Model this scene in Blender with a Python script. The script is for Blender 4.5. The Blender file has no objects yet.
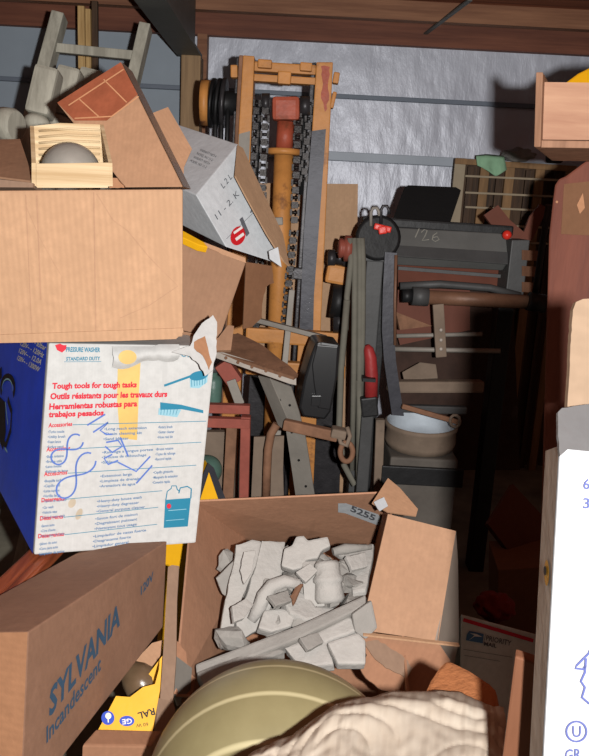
import bpy, bmesh, math, random
from mathutils import Vector as V, Matrix, noise
C = bpy.context.scene.collection
random.seed(4)
R = math.radians
# ------------------------------------------------------------------ camera
F, CX, CY = 750.0, 294.5, 378.0
EYE = V((0, 0, 1.45))
ROT = Matrix.Rotation(R(90 - 13), 3, 'X') @ Matrix.Rotation(R(3.0), 3, 'Z')
cd = bpy.data.cameras.new('camera'); cam = bpy.data.objects.new('camera', cd); C.objects.link(cam)
cam.matrix_world = Matrix.Translation(EYE) @ ROT.to_4x4()
cd.sensor_fit = 'VERTICAL'; cd.sensor_height = 36; cd.lens = 36 * F / 756; cd.clip_start = .05
bpy.context.scene.camera = cam
def ray(px, py): return ROT @ V(((px - CX) / F, -(py - CY) / F, -1))
def P(px, py, Y): d = ray(px, py); return EYE + d * (Y / d.y)
def PZ(px, py, z): d = ray(px, py); return EYE + d * ((z - EYE.z) / d.z)
class Pln:                                    # a surface through three measured points
    def __init__(s, a, b, c):
        s.o = P(*a) if not isinstance(a, V) else a
        b = P(*b) if not isinstance(b, V) else b; c = P(*c) if not isinstance(c, V) else c
        s.n = (b - s.o).cross(c - s.o).normalized()
        if s.n.dot(EYE - s.o) < 0: s.n = -s.n
    def on(s, px, py, off=0.0):
        d = ray(px, py); t = (s.o - EYE).dot(s.n) / d.dot(s.n)
        return EYE + d * t + s.n * off
# ------------------------------------------------------------------ materials
def newmat(name):
    m = bpy.data.materials.new(name); m.use_nodes = True
    nt = m.node_tree; b = nt.nodes['Principled BSDF']
    return m, nt, b
def nd(nt, t, **kw):
    n = nt.nodes.new(t)
    for k, v in kw.items():
        if k in n.inputs: n.inputs[k].default_value = v
        else: setattr(n, k, v)
    return n
def srgb(c):
    return tuple((x / 12.92 if x <= .04045 else ((x + .055) / 1.055) ** 2.4) for x in [v / 255 for v in c]) + (1,)
def scale(c, k): return tuple(min(1, x * k) for x in c[:3]) + (1,)
def mix(nt, fac, a, b, blend='MIX'):
    n = nt.nodes.new('ShaderNodeMix'); n.data_type = 'RGBA'; n.blend_type = blend
    for s, v in ((0, fac), (6, a), (7, b)):
        if hasattr(v, 'links'): nt.links.new(v, n.inputs[s])
        else: n.inputs[s].default_value = v
    return n.outputs[2]
def ramp(nt, src, p0, p1):
    r = nt.nodes.new('ShaderNodeMapRange'); r.inputs[1].default_value = p0; r.inputs[2].default_value = p1
    nt.links.new(src, r.inputs[0]); return r.outputs[0]
def coords(nt, kind='Object', sc=(1, 1, 1), rot=(0, 0, 0)):
    t = nt.nodes.new('ShaderNodeTexCoord'); m = nt.nodes.new('ShaderNodeMapping')
    m.inputs['Scale'].default_value = sc; m.inputs['Rotation'].default_value = rot
    nt.links.new(t.outputs[kind], m.inputs[0]); return m.outputs[0]
def tnoise(nt, co, s, detail=4, rough=.6):
    n = nd(nt, 'ShaderNodeTexNoise', Scale=s, Detail=detail, Roughness=rough); nt.links.new(co, n.inputs['Vector'])
    return n.outputs['Fac']
def bump(nt, b, h, strength, dist):
    n = nd(nt, 'ShaderNodeBump', Strength=strength, Distance=dist); nt.links.new(h, n.inputs['Height'])
    nt.links.new(n.outputs[0], b.inputs['Normal'])
def flat(name, rgb, rough=.6, metal=0, var=.25, sc=14, bmp=.15, dark=None, spec=.3):
    m, nt, b = newmat(name); c = srgb(rgb)
    co = coords(nt); f = tnoise(nt, co, sc)
    o = mix(nt, ramp(nt, f, .3, .7), scale(c, 1 - var), scale(c, 1 + var * .6))
    if dark:
        f2 = tnoise(nt, co, sc * .45, 6, .7)
        o = mix(nt, ramp(nt, f2, dark[1], dark[1] + .12), o, srgb(dark[0]))
    nt.links.new(o, b.inputs['Base Color'])
    b.inputs['Roughness'].default_value = rough; b.inputs['Metallic'].default_value = metal
    b.inputs['Specular IOR Level'].default_value = spec
    if bmp: bump(nt, b, tnoise(nt, co, sc * 3), bmp, .01)
    return m
def card(name, rgb, stripes=0.05, period=.011, var=.10, rot=0):
    m, nt, b = newmat(name); c = srgb(rgb)
    uv = coords(nt, 'UV', rot=(0, 0, rot)); co = coords(nt)
    f = tnoise(nt, co, 9, 5); f3 = tnoise(nt, co, 60, 3)
    o = mix(nt, ramp(nt, f, .3, .7), scale(c, 1 - var), scale(c, 1 + var * .7))
    o = mix(nt, ramp(nt, f3, .35, .9), o, scale(c, .82))
    w = nd(nt, 'ShaderNodeTexWave', Scale=.314 / period, Distortion=.6); w.bands_direction = 'X'
    nt.links.new(uv, w.inputs['Vector'])
    wm = nt.nodes.new('ShaderNodeMath'); wm.operation = 'MULTIPLY'; wm.inputs[1].default_value = stripes * 4
    nt.links.new(w.outputs['Fac'], wm.inputs[0])
    o = mix(nt, wm.outputs[0], o, scale(c, .72))
    # long soft creases
    co2 = coords(nt, 'UV', (9, .7, 1), (0, 0, rot)); f4 = tnoise(nt, co2, 2.2, 3)
    o = mix(nt, ramp(nt, f4, .60, .68), o, scale(c, .86))
    nt.links.new(o, b.inputs['Base Color']); b.inputs['Roughness'].default_value = .78
    b.inputs['Specular IOR Level'].default_value = .2
    bump(nt, b, f, .25, .012)
    return m
def wood(name, rgb, rgb2, sc=(30, 30, 2.5), kind='Object', rough=.65, thr=(.35, .65)):
    m, nt, b = newmat(name); co = coords(nt, kind, sc)
    f = tnoise(nt, co, 1.0, 5, .65)
    o = mix(nt, ramp(nt, f, *thr), srgb(rgb), srgb(rgb2))
    nt.links.new(o, b.inputs['Base Color']); b.inputs['Roughness'].default_value = rough
    b.inputs['Specular IOR Level'].default_value = .25
    bump(nt, b, f, .25, .006); return m
M = {}
M['card_big'] = card('tan corrugated board', (200, 158, 124), .07, .0105)
M['card_lean'] = card('orange tan board', (188, 144, 112), .04, .009)
M['card_brown'] = card('brown board', (160, 122, 96), .03)
M['card_syl'] = card('reddish brown board', (154, 116, 94), .02)
M['card_sylend'] = card('light brown board', (180, 130, 96), .05, .012)
M['card_j'] = card('warm brown board', (170, 124, 96), .03, .012)
M['card_j_in'] = card('inner brown board', (196, 146, 116), .03, .014, rot=1.57)
M['card_flap'] = card('tan flap board', (188, 146, 116), .02)
M['card_grey'] = card('dusty board', (150, 122, 102), .03)
M['card_back'] = card('far brown board', (176, 142, 112), .02)
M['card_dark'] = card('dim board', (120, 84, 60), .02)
M['white_board'] = card('white coated board', (208, 206, 203), .015, .006, .03)
M['white_old'] = card('aged white board', (204, 207, 210), .01, .01, .05)
M['white_near'] = card('bright white board', (240, 240, 242), .0, .01, .01)
M['blue_board'] = flat('blue gloss board', (36, 84, 240), .35, var=.12, bmp=.05)
M['yellow_board'] = flat('yellow board', (238, 176, 22), .5, var=.08, bmp=.05)
M['tape_red'] = flat('brown packing tape', (160, 90, 64), .3, var=.2, sc=25, spec=.5)
M['tape_light'] = flat('crease on tape', (206, 148, 108), .6, var=.1)
M['tape_yellow'] = flat('yellowed tape', (222, 184, 104), .4, var=.12, bmp=.05)
M['tape_grey'] = flat('clear tape', (160, 146, 134), .35, var=.15, sc=6, bmp=0, spec=.5)
M['film'] = flat('clear grey film', (128, 126, 126), .25, var=.15, spec=.6)
M['stain'] = flat('tan stain', (196, 180, 158), .8, var=.2, bmp=0)
M['red_ink'] = flat('red ink', (214, 44, 62), .7, var=.05, bmp=0)
M['teal_ink'] = flat('teal ink', (40, 128, 158), .7, var=.05, bmp=0)
M['teal_pale'] = flat('pale teal ink', (150, 196, 210), .7, var=.05, bmp=0)
M['navy_ink'] = flat('navy ink', (84, 122, 164), .7, var=.1, bmp=0)
M['pen_ink'] = flat('blue pen', (92, 122, 196), .7, var=.1, bmp=0)
M['pale_ink'] = flat('pale blue print', (118, 128, 196), .7, var=.05, bmp=0)
M['grey_ink'] = flat('grey ink', (96, 98, 104), .8, var=.1, bmp=0)
M['syl_ink'] = flat('slate blue ink', (62, 88, 112), .8, var=.1, bmp=0)
M['black_ink'] = flat('black ink', (26, 26, 30), .6, var=.1, bmp=0)
M['cream_ink'] = flat('cream ink', (250, 244, 214), .7, var=.05, bmp=0)
M['blue_ink'] = flat('royal blue ink', (58, 84, 190), .7, var=.05, bmp=0)
M['white_ink'] = flat('white ink', (236, 230, 226), .7, var=.03, bmp=0)
M['red_mark'] = flat('red emblem ink', (204, 32, 40), .6, var=.05, bmp=0)
M['plaster'] = flat('white plaster', (186, 181, 175), .9, var=.10, sc=18, bmp=.35, spec=.1)
M['plaster2'] = flat('greyer plaster', (158, 153, 147), .9, var=.12, sc=14, bmp=.4, spec=.1)
M['greywood'] = wood('weathered grey wood', (136, 132, 120), (170, 166, 152))
M['lumber'] = wood('old yellow lumber', (150, 116, 72), (196, 164, 112), (40, 40, 3))
M['lumber_dark'] = wood('dark lumber', (52, 38, 28), (84, 62, 44), (40, 40, 3))
M['pine_tray'] = wood('pale pine', (196, 164, 122), (230, 204, 164), (2, 8, 70))
M['drawer'] = wood('light oak', (168, 124, 100), (190, 148, 120), (3, 20, 30))
M['drawer_edge'] = wood('dusty oak edge', (140, 104, 82), (172, 130, 104), (30, 20, 3))
M['crib'] = wood('honey wood', (112, 86, 58), (138, 106, 72), (30, 30, 4))
M['crib_rod'] = flat('pale dowel', (150, 136, 114), .6, var=.1)
M['mahog'] = wood('reddish wood', (98, 54, 42), (122, 70, 54), (16, 16, 2))
M['mahog2'] = wood('varnished trim', (110, 52, 32), (164, 86, 54), (40, 3, 40), rough=.4)
M['ceil'] = wood('red brown roof boards', (100, 58, 44), (142, 86, 62), (1.2, 26, 12))
M['joist'] = wood('brown joist', (112, 74, 54), (142, 100, 74), (1.5, 30, 30))
M['header'] = wood('dark header', (92, 54, 42), (120, 74, 56), (1.5, 30, 30))
M['postwood'] = wood('brown post wood', (120, 96, 70), (150, 122, 90), (40, 40, 2))  # brown wood of the post under the roof beam
M['steel_dark'] = flat('dark painted steel', (92, 92, 88), .55, var=.15, sc=5)
M['orange'] = flat('worn orange paint', (186, 126, 66), .5, var=.18, sc=12, dark=((96, 62, 44), .57))
M['orange_red'] = flat('worn red paint', (160, 76, 54), .5, var=.25, sc=20, dark=((110, 60, 40), .60))
M['oily'] = flat('oily black steel', (52, 50, 52), .4, .3, var=.3, sc=20)
M['steelgrey'] = flat('bare channel steel', (56, 56, 62), .45, .2, var=.2, sc=8)
M['chain'] = flat('greasy chain', (36, 32, 31), .4, .4, var=.4, sc=40)
M['mach'] = flat('charcoal machine paint', (70, 70, 70), .55, .1, var=.2, sc=7, dark=((60, 54, 48), .62))
M['mach_lt'] = flat('dusty charcoal paint', (92, 92, 90), .65, 0, var=.15, sc=6)
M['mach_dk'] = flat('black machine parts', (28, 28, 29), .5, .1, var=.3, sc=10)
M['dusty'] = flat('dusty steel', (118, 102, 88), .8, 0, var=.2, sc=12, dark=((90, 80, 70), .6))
M['dustyblue'] = flat('dusty galvanized', (176, 184, 192), .6, .1, var=.15, sc=9)
M['redsheet'] = flat('rusty red sheet', (98, 54, 40), .7, 0, var=.2, sc=5)
M['rust'] = flat('brown rust', (128, 92, 70), .8, 0, var=.3, sc=20, dark=((84, 60, 48), .58))
M['redframe'] = flat('faded red angle iron', (142, 74, 62), .7, 0, var=.2, sc=16, dark=((110, 84, 70), .62))
M['galv'] = flat('grey galvanized', (134, 128, 120), .6, .15, var=.15, sc=10, dark=((120, 104, 92), .62))
M['galv_lt'] = flat('pale galvanized', (170, 160, 150), .6, .1, var=.15, sc=14, dark=((134, 104, 88), .6))
M['belt'] = flat('grey canvas belt', (106, 103, 93), .85, 0, var=.12, sc=20)
M['red_part'] = flat('red enamel', (204, 48, 36), .35, 0, var=.1)
M['red_dull'] = flat('dull red rubber', (150, 46, 46), .5, 0, var=.2)
M['brownpulley'] = flat('red brown pulley', (128, 66, 54), .5, 0, var=.2)
M['copper'] = flat('brown rod', (112, 80, 62), .5, .1, var=.2)
M['black_pl'] = flat('black plastic', (24, 24, 26), .3, 0, var=.1, bmp=0, spec=.6)
M['panel_blk'] = flat('matt black panel', (13, 13, 14), .8, 0, var=.2)
M['green_cl'] = flat('green cloth', (134, 172, 140), .9, 0, var=.15, sc=20)
M['grey_cl'] = flat('grey cloth', (134, 132, 128), .9, 0, var=.2)
M['teal_gl'] = flat('dull green glass', (78, 104, 94), .4, 0, var=.2)
M['globe'] = flat('frosted grey globe', (176, 173, 164), .35, .35, var=.1, sc=10, spec=.5)
M['foam'] = flat('orange brown foam', (176, 112, 70), .9, 0, var=.14, sc=30, bmp=.4)
M['plank'] = wood('brown plank', (128, 84, 60), (150, 100, 74), (20, 20, 3))
M['card_near'] = card('pale tan board', (186, 158, 132), .02, .01)
M['side_near'] = card('beige board side', (214, 200, 186), .0, .01)
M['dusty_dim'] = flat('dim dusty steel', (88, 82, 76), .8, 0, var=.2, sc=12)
M['panel_grey'] = flat('darker blue grey panel', (142, 152, 162), .5, .0, var=.08, sc=3, bmp=.1)
M['chalk'] = flat('chalk', (132, 130, 122), .9, var=.2, bmp=0)
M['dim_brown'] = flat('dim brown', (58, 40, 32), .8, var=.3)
M['usps'] = card('white mail carton', (226, 222, 214), .0, .01, .04)
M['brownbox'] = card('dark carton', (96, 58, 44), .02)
M['redlump'] = flat('red cloth', (120, 34, 26), .8, 0, var=.2)
M['bulbglass'] = flat('amber brown glass', (110, 88, 66), .3, 0, var=.3, spec=.6)
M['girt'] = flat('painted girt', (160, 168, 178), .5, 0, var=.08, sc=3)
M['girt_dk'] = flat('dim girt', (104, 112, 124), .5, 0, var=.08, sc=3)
def foil():
    m, nt, b = newmat('silver insulation'); co = coords(nt)
    f = tnoise(nt, co, 2.0, 4); f2 = tnoise(nt, coords(nt, 'Object', (1, 1, .35)), 13, 5, .65)
    o = mix(nt, ramp(nt, f, .3, .7), srgb((170, 173, 184)), srgb((194, 197, 208)))
    nt.links.new(o, b.inputs['Base Color']); b.inputs['Metallic'].default_value = .12
    b.inputs['Roughness'].default_value = .42
    v = nd(nt, 'ShaderNodeTexVoronoi', Scale=9.0); v.feature = 'SMOOTH_F1'; nt.links.new(coords(nt, 'Object', (1.6, 1, .8)), v.inputs['Vector'])
    a = nt.nodes.new('ShaderNodeMath'); a.operation = 'ADD'; nt.links.new(f2, a.inputs[0]); nt.links.new(v.outputs['Distance'], a.inputs[1])
    bump(nt, b, a.outputs[0], .26, .03)
    return m
M['foil'] = foil()
def cushion_mat():
    m, nt, b = newmat('khaki striped vinyl'); co = coords(nt, 'Object')
    f = tnoise(nt, co, 6, 5)
    o = mix(nt, ramp(nt, f, .3, .7), srgb((138, 127, 90)), srgb((160, 149, 110)))
    w = nd(nt, 'ShaderNodeTexWave', Scale=5.2, Distortion=.5); w.bands_direction = 'Y'; nt.links.new(coords(nt, 'Object', (.25, 1, 0)), w.inputs['Vector'])
    o = mix(nt, ramp(nt, w.outputs['Fac'], .95, 1.0), o, srgb((204, 192, 150)))
    nt.links.new(o, b.inputs['Base Color']); b.inputs['Roughness'].default_value = .42
    return m
M['cushion'] = cushion_mat()
def quilt_mat():
    m, nt, b = newmat('white quilted cotton'); co = coords(nt, 'UV')
    f = tnoise(nt, co, 7, 4)
    o = mix(nt, ramp(nt, f, .3, .75), srgb((190, 174, 156)), srgb((206, 194, 178)))
    nt.links.new(o, b.inputs['Base Color']); b.inputs['Roughness'].default_value = .9
    b.inputs['Specular IOR Level'].default_value = .1
    w = nd(nt, 'ShaderNodeTexWave', Scale=6.0, Distortion=2.2, Detail=2.0); nt.links.new(co, w.inputs['Vector']); w.inputs['Detail Scale'].default_value = 1.2
    bump(nt, b, w.outputs['Fac'], .25, .008)
    return m
M['quilt'] = quilt_mat()
def floor_mat():
    m, nt, b = newmat('dusty concrete'); co = coords(nt)
    f = tnoise(nt, co, 5, 6)
    o = mix(nt, ramp(nt, f, .3, .7), srgb((92, 90, 78)), srgb((132, 128, 112)))
    nt.links.new(o, b.inputs['Base Color']); b.inputs['Roughness'].default_value = .85
    bump(nt, b, f, .3, .01); return m
M['floor'] = floor_mat()
# ------------------------------------------------------------------ objects
ORG = {}
def tag(o, label=None, cat=None, group=None, kind=None):
    if label: o['label'] = label
    if cat: o['category'] = cat
    if group: o['group'] = group
    if kind: o['kind'] = kind
    return o
def empty(name, label, cat, loc, group=None):
    o = bpy.data.objects.new(name, None); C.objects.link(o); o.location = loc; o.empty_display_size = .05
    ORG[o.name] = V(loc); return tag(o, label, cat, group)
class MB:
    def __init__(s):
        s.bm = bmesh.new(); s.uv = s.bm.loops.layers.uv.new('UVMap')
    def face(s, vs, smooth=False, uvs=None):
        try: f = s.bm.faces.new(vs)
        except ValueError: return None
        f.smooth = smooth
        if uvs is None:
            a = vs[0].co; e = (vs[1].co - a)
            if e.length < 1e-9: return f
            e.normalize(); n = f.normal if f.normal.length > 0 else None
            f.normal_update(); n = f.normal; g = n.cross(e)
            uvs = [((v.co - a).dot(e), (v.co - a).dot(g)) for v in vs]
        for l, t in zip(f.loops, uvs): l[s.uv].uv = t
        return f
    def hexa(s, p, bevel=0.0, seg=2):
        n0 = len(s.bm.verts)
        v = [s.bm.verts.new(q) for q in p]; fs = []
        for ix in ((0, 1, 2, 3), (5, 4, 7, 6), (4, 0, 3, 7), (1, 5, 6, 2), (3, 2, 6, 7), (4, 5, 1, 0)):
            fs.append(s.face([v[i] for i in ix]))
        if bevel:
            es = {e for f in fs if f for e in f.edges}
            bmesh.ops.bevel(s.bm, geom=list(es), offset=bevel, segments=seg, affect='EDGES', profile=.6)
        return s
    def box4(s, front, back, bevel=0.0):        # front: BL BR TR TL ; back: vector
        return s.hexa(list(front) + [q + back for q in front], bevel)
    def prism(s, pts, vec, bevel=0.0):
        a = [s.bm.verts.new(q) for q in pts]; b = [s.bm.verts.new(q + vec) for q in pts]; n = len(pts)
        fs = [s.face(a), s.face(list(reversed(b)))]
        for i in range(n): fs.append(s.face([b[i], b[(i + 1) % n], a[(i + 1) % n], a[i]]))
        if bevel:
            es = {e for f in fs if f for e in f.edges}
            bmesh.ops.bevel(s.bm, geom=list(es), offset=bevel, segments=2, affect='EDGES', profile=.6)
        return s
    def sheet(s, px, pln, t, bevel=0.0):
        return s.prism([pln.on(*q) for q in px], pln.n * -t, bevel)
    def beam(s, a, b, w, h, up=(0, 0, 1), bevel=0.0):
        a, b = V(a), V(b); d = (b - a).normalized(); x = d.cross(V(up))
        if x.length < 1e-4: x = d.cross(V((0, 1, 0)))
        x.normalize(); u = x.cross(d)
        x *= w / 2; u *= h / 2
        return s.hexa([a - x - u, a + x - u, a + x + u, a - x + u, b - x - u, b + x - u, b + x + u, b - x + u], bevel)
    def tube(s, pts, r, seg=10, caps=True, closed=False):
        pts = [V(p) for p in pts]; n = len(pts); rings = []
        rs = r if isinstance(r, (list, tuple)) else [r] * n
        up = None
        for i, p in enumerate(pts):
            if closed: d = pts[(i + 1) % n] - pts[i - 1]
            else: d = pts[min(i + 1, n - 1)] - pts[max(i - 1, 0)]
            if d.length < 1e-9: d = V((0, 0, 1))
            d.normalize()
            if up is None: up = d.orthogonal().normalized()
            up = (up - d * up.dot(d))
            if up.length < 1e-6: up = d.orthogonal()
            up.normalize(); x = d.cross(up)
            rings.append([s.bm.verts.new(p + (up * math.cos(k * 2 * math.pi / seg) + x * math.sin(k * 2 * math.pi / seg)) * rs[i]) for k in range(seg)])
        m = n if closed else n - 1
        for i in range(m):
            A, B = rings[i], rings[(i + 1) % n]
            for k in range(seg): s.face([A[k], A[(k + 1) % seg], B[(k + 1) % seg], B[k]], True)
        if caps and not closed:
            s.face(list(reversed(rings[0]))); s.face(rings[-1])
        return s
    def cyl(s, a, b, r, r2=None, seg=24): return s.tube([a, b], [r, r if r2 is None else r2], seg)
    def lathe(s, base, axis, prof, seg=24, caps=True):
        ax = V(axis).normalized(); x = ax.orthogonal().normalized(); y = ax.cross(x); rings = []
        for r, h in prof:
            rings.append([s.bm.verts.new(V(base) + ax * h + (x * math.cos(k * 2 * math.pi / seg) + y * math.sin(k * 2 * math.pi / seg)) * max(r, 1e-4)) for k in range(seg)])
        for A, B in zip(rings, rings[1:]):
            for k in range(seg): s.face([A[k], A[(k + 1) % seg], B[(k + 1) % seg], B[k]], True)
        if caps: s.face(list(reversed(rings[0]))); s.face(rings[-1])
        return s
    def ball(s, c, rad, rot=None, u=32, v=18):
        c = V(c); rad = V(rad) if not isinstance(rad, (int, float)) else V((rad,) * 3)
        mt = Matrix.Diagonal(rad); mt = (rot @ mt) if rot else mt
        bmesh.ops.create_uvsphere(s.bm, u_segments=u, v_segments=v, radius=1, matrix=Matrix.Translation(c) @ mt.to_4x4())
        for f in s.bm.faces:
            if len(f.verts) < 5: f.smooth = True
        return s
    def ribbon(s, px, pln, w, off=.002):        # flat pen stroke on a surface
        pts = [pln.on(x, y, off) for x, y in px]; L = []
        for i, p in enumerate(pts):
            d = pts[min(i + 1, len(pts) - 1)] - pts[max(i - 1, 0)]
            x = d.cross(pln.n)
            if x.length > 1e-9: x.normalize()
            L.append((s.bm.verts.new(p - x * w / 2), s.bm.verts.new(p + x * w / 2)))
        for a, b in zip(L, L[1:]): s.face([a[0], a[1], b[1], b[0]])
        return s
    def poly(s, px, pln, off=.002):
        s.face([s.bm.verts.new(pln.on(x, y, off)) for x, y in px]); return s
    def disc(s, c, rx, ry, pln, off=.002, seg=28, rot=0):
        ca, sa = math.cos(rot), math.sin(rot)
        return s.poly([(c[0] + rx * math.cos(t) * ca - ry * math.sin(t) * sa, c[1] + rx * math.cos(t) * sa + ry * math.sin(t) * ca) for t in [k * 2 * math.pi / seg for k in range(seg)]], pln, off)
    def text(s, string, a, b, up, pln, off=.002, bold=0.0, shear=0.0):
        """letters from pixel a to pixel b along the baseline, up = pixel above a at capital height"""
        cu = bpy.data.curves.new('t', 'FONT'); cu.body = string; cu.size = 1; cu.offset = bold; cu.shear = shear; cu.resolution_u = 2
        o = bpy.data.objects.new('t', cu); C.objects.link(o)
        dg = bpy.context.evaluated_depsgraph_get(); me = o.evaluated_get(dg).to_mesh()
        vs = [v.co.copy() for v in me.vertices]; fs = [list(p.vertices) for p in me.polygons]
        o.evaluated_get(dg).to_mesh_clear(); bpy.data.objects.remove(o); bpy.data.curves.remove(cu)
        if not vs: return s
        x0 = min(v.x for v in vs); x1 = max(v.x for v in vs)
        A = pln.on(*a, off); X = pln.on(*b, off) - A; U = pln.on(*up, off) - A
        nv = [s.bm.verts.new(A + X * ((v.x - x0) / (x1 - x0)) + U * (v.y / .69)) for v in vs]
        for f in fs: s.face([nv[i] for i in f])
        return s
    def build(s, name, mat, parent=None, label=None, recalc=True, sub=0):
        bm = s.bm
        if recalc: bmesh.ops.recalc_face_normals(bm, faces=bm.faces[:])
        if parent: org = ORG[parent.name]
        else:
            xs = [v.co for v in bm.verts]
            org = V(((min(v.x for v in xs) + max(v.x for v in xs)) / 2, (min(v.y for v in xs) + max(v.y for v in xs)) / 2, min(v.z for v in xs)))
        for v in bm.verts: v.co -= org
        me = bpy.data.meshes.new(name); bm.to_mesh(me); bm.free(); me.materials.append(M[mat] if isinstance(mat, str) else mat)
        o = bpy.data.objects.new(name, me); C.objects.link(o)
        if parent: o.parent = parent
        else: o.location = org
        ORG[o.name] = org
        if label: o['label'] = label
        if sub:
            md = o.modifiers.new('sub', 'SUBSURF'); md.levels = md.render_levels = sub
        return o
def struct(name, mb, mat): return tag(mb.build(name, mat), kind='structure')
def mbbox(x0, x1, y0, y1, z0, z1, bevel=0):
    return MB().hexa([V((x0, y0, z0)), V((x1, y0, z0)), V((x1, y0, z1)), V((x0, y0, z1)), V((x0, y1, z0)), V((x1, y1, z0)), V((x1, y1, z1)), V((x0, y1, z1))], bevel)
def jag(pts, amp=1.2, step=5, rnd=random.Random(9)):    # a torn edge between measured points
    out = []
    for a, b in zip(pts, pts[1:]):
        n = max(1, int(math.dist(a, b) / step))
        for k in range(n):
            t = k / n; out.append((a[0] + (b[0] - a[0]) * t + (rnd.uniform(-amp, amp) if k else 0), a[1] + (b[1] - a[1]) * t + (rnd.uniform(-amp, amp) if k else 0)))
    out.append(pts[-1]); return out
def arc(cx, cy, rx, ry, a0, a1, n=16):
    return [(cx + rx * math.cos(R(a0 + (a1 - a0) * k / n)), cy + ry * math.sin(R(a0 + (a1 - a0) * k / n))) for k in range(n + 1)]
# ================================================================== SETTING
WY = 4.6
ZC = P(330, 30, WY).z
struct('floor', mbbox(-3.2, 3.0, -.6, WY + .1, -.1, 0), 'floor')
struct('ceiling', mbbox(-3.2, 3.0, -.6, WY + .1, ZC + .10, ZC + .2), 'ceil')
xw = P(190, 70, WY).x
struct('wall_back', mbbox(xw, 3.0, WY, WY + .1, 0, ZC + .10), 'foil')
struct('wall_back_left', mbbox(-3.2, xw, WY, WY + .1, 0, ZC + .10), 'panel_grey')  # left bay, darker and bluer than the foil
struct('wall_left', mbbox(-3.3, -3.2, -.6, WY + .1, 0, ZC + .10), 'header')
struct('wall_right', mbbox(3.0, 3.1, -.6, WY + .1, 0, ZC + .10), 'header')
zh0 = P(400, 47, WY).z
struct('trim_1', mbbox(-3.2, 3.0, WY - .05, WY, zh0, ZC + .10), 'header')
struct('trim_2', mbbox(-3.2, 3.0, 4.30, 4.36, ZC + .005, ZC + .10), 'joist')
struct('trim_3', mbbox(-3.2, 3.0, 3.78, 3.86, ZC + .03, ZC + .10), 'header')
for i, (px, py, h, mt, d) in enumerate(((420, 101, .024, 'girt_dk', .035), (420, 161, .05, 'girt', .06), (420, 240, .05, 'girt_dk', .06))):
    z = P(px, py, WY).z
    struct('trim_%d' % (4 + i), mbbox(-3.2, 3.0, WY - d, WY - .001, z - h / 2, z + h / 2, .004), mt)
# wood stud at the left of the foil bay
x = P(204, 70, WY).x
struct('trim_8', mbbox(x - .03, x + .025, WY - .08, WY - .001, 0, zh0), 'joist')
# steel bracing strap across the roof boards
struct('trim_9', MB().beam(PZ(470, 0, ZC - .004), PZ(412, 44, ZC - .004), .022, .008), 'steel_dark')
# steel roof beam and its post
zb = P(190, 57, 4.3).z
a = P(190, 57, 4.3); b = PZ(150, 0, zb); d = (b - a); b = a + d * 1.8
bm_ = MB()
dx = V((.06, 0, 0)); bot = .012; hh = ZC + .10 - zb
for (w, z0, z1) in ((.13, 0, .014), (.05, .014, hh)):
    q = V((w / 2, 0, 0))
    bm_.hexa([a - q + V((0, 0, z0)), a + q + V((0, 0, z0)), a + q + V((0, 0, z1)), a - q + V((0, 0, z1)), b - q + V((0, 0, z0)), b + q + V((0, 0, z0)), b + q + V((0, 0, z1)), b - q + V((0, 0, z1))])
struct('trim_10', bm_, 'steel_dark')
x0, x1 = P(166, 80, 4.3).x, P(198, 80, 4.3).x
struct('trim_11', mbbox(x0 + .09, x1 + .02, 4.24, 4.36, 0, zb, .004), 'postwood')
# ================================================================== FAR LEFT
# lumber lengths standing against the wall
for i, (xa, xb, top, mt, lab, Y) in enumerate(((78, 85, 6, 'lumber', 'narrow yellowish board standing upright behind the grey ladder rung, left of its pair', 3.9),
                                             (85, 91, 9, 'lumber', 'narrow yellowish board standing upright behind the grey ladder rung, right of its pair', 3.92),
                                             (92, 98, 1, 'lumber_dark', 'dark weathered board standing upright beside the yellowish boards', 3.95))):
    t0, t1 = P(xa, top, Y), P(xb, top, Y)
    b_ = mbbox(t0.x, t1.x, Y - .012, Y + .012, 0, t0.z, .003)
    tag(b_.build('lumber_board', mt), lab, 'board')
# ladder
L = empty('wooden_ladder', 'grey weathered wooden ladder leaning behind the stacked boxes', 'ladder', P(60, 100, 3.2) * 1)
def downto(p, q, z=0.0):
    return p + (q - p) * ((z - p.z) / (q.z - p.z))
l0, l1 = P(60, 16, 3.3), P(27, 138, 3.15); r0, r1 = P(146, 27, 3.3), P(129, 100, 3.2)
rt = MB().beam(l0, downto(l0, l1), .05, .075, (0, 1, 0), .004).build('rail', 'greywood', L)
MB().beam(r0, downto(r0, r1), .045, .07, (0, 1, 0), .004).build('rail', 'greywood', L)
for t in (.26, .98, 1.7, 2.4):
    pa = l0 + (l1 - l0) * t; pb = r0 + (r1 - r0) * (t * 1.62 - .02)
    if t > .3: pb.z = pa.z - .03; k = (pb.z - r0.z) / (r1.z - r0.z); pb = r0 + (r1 - r0) * k
    MB().beam(pa, pb, .03, .035, (0, 0, 1), .003).build('rung', 'greywood', L)
# turned posts
def turned_post(tp, bp, w, Y0, Y1, lab):
    a, b = P(*tp, Y0), P(*bp, Y1); d = (b - a).normalized()
    o = empty('turned_post', lab, 'post', b, 'grey turned posts behind the crate')
    q = a + (b - a) * .58
    MB().beam(a, q, w, w, (0, 1, 0), .012).build('square_block', 'greywood', o)
    L_ = (b - q).length
    end = downto(a, b, .0)
    LL = (end - q).length
    MB().lathe(q, d, [(w * .40, 0), (w * .54, .015), (w * .54, .03), (w * .36, .045), (w * .42, .06), (w * .56, .10), (w * .60, .15), (w * .5, .24), (w * .4, .34), (w * .36, LL * .7), (w * .3, LL)], 20).build('turned_shaft', 'greywood', o)
turned_post((50, 70), (31, 150), .075, 2.50, 2.44, 'grey square-topped turned post, left one of the row behind the pine crate')
turned_post((72, 70), (53, 150), .075, 2.64, 2.58, 'grey square-topped turned post, middle one of the row behind the pine crate')
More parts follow.
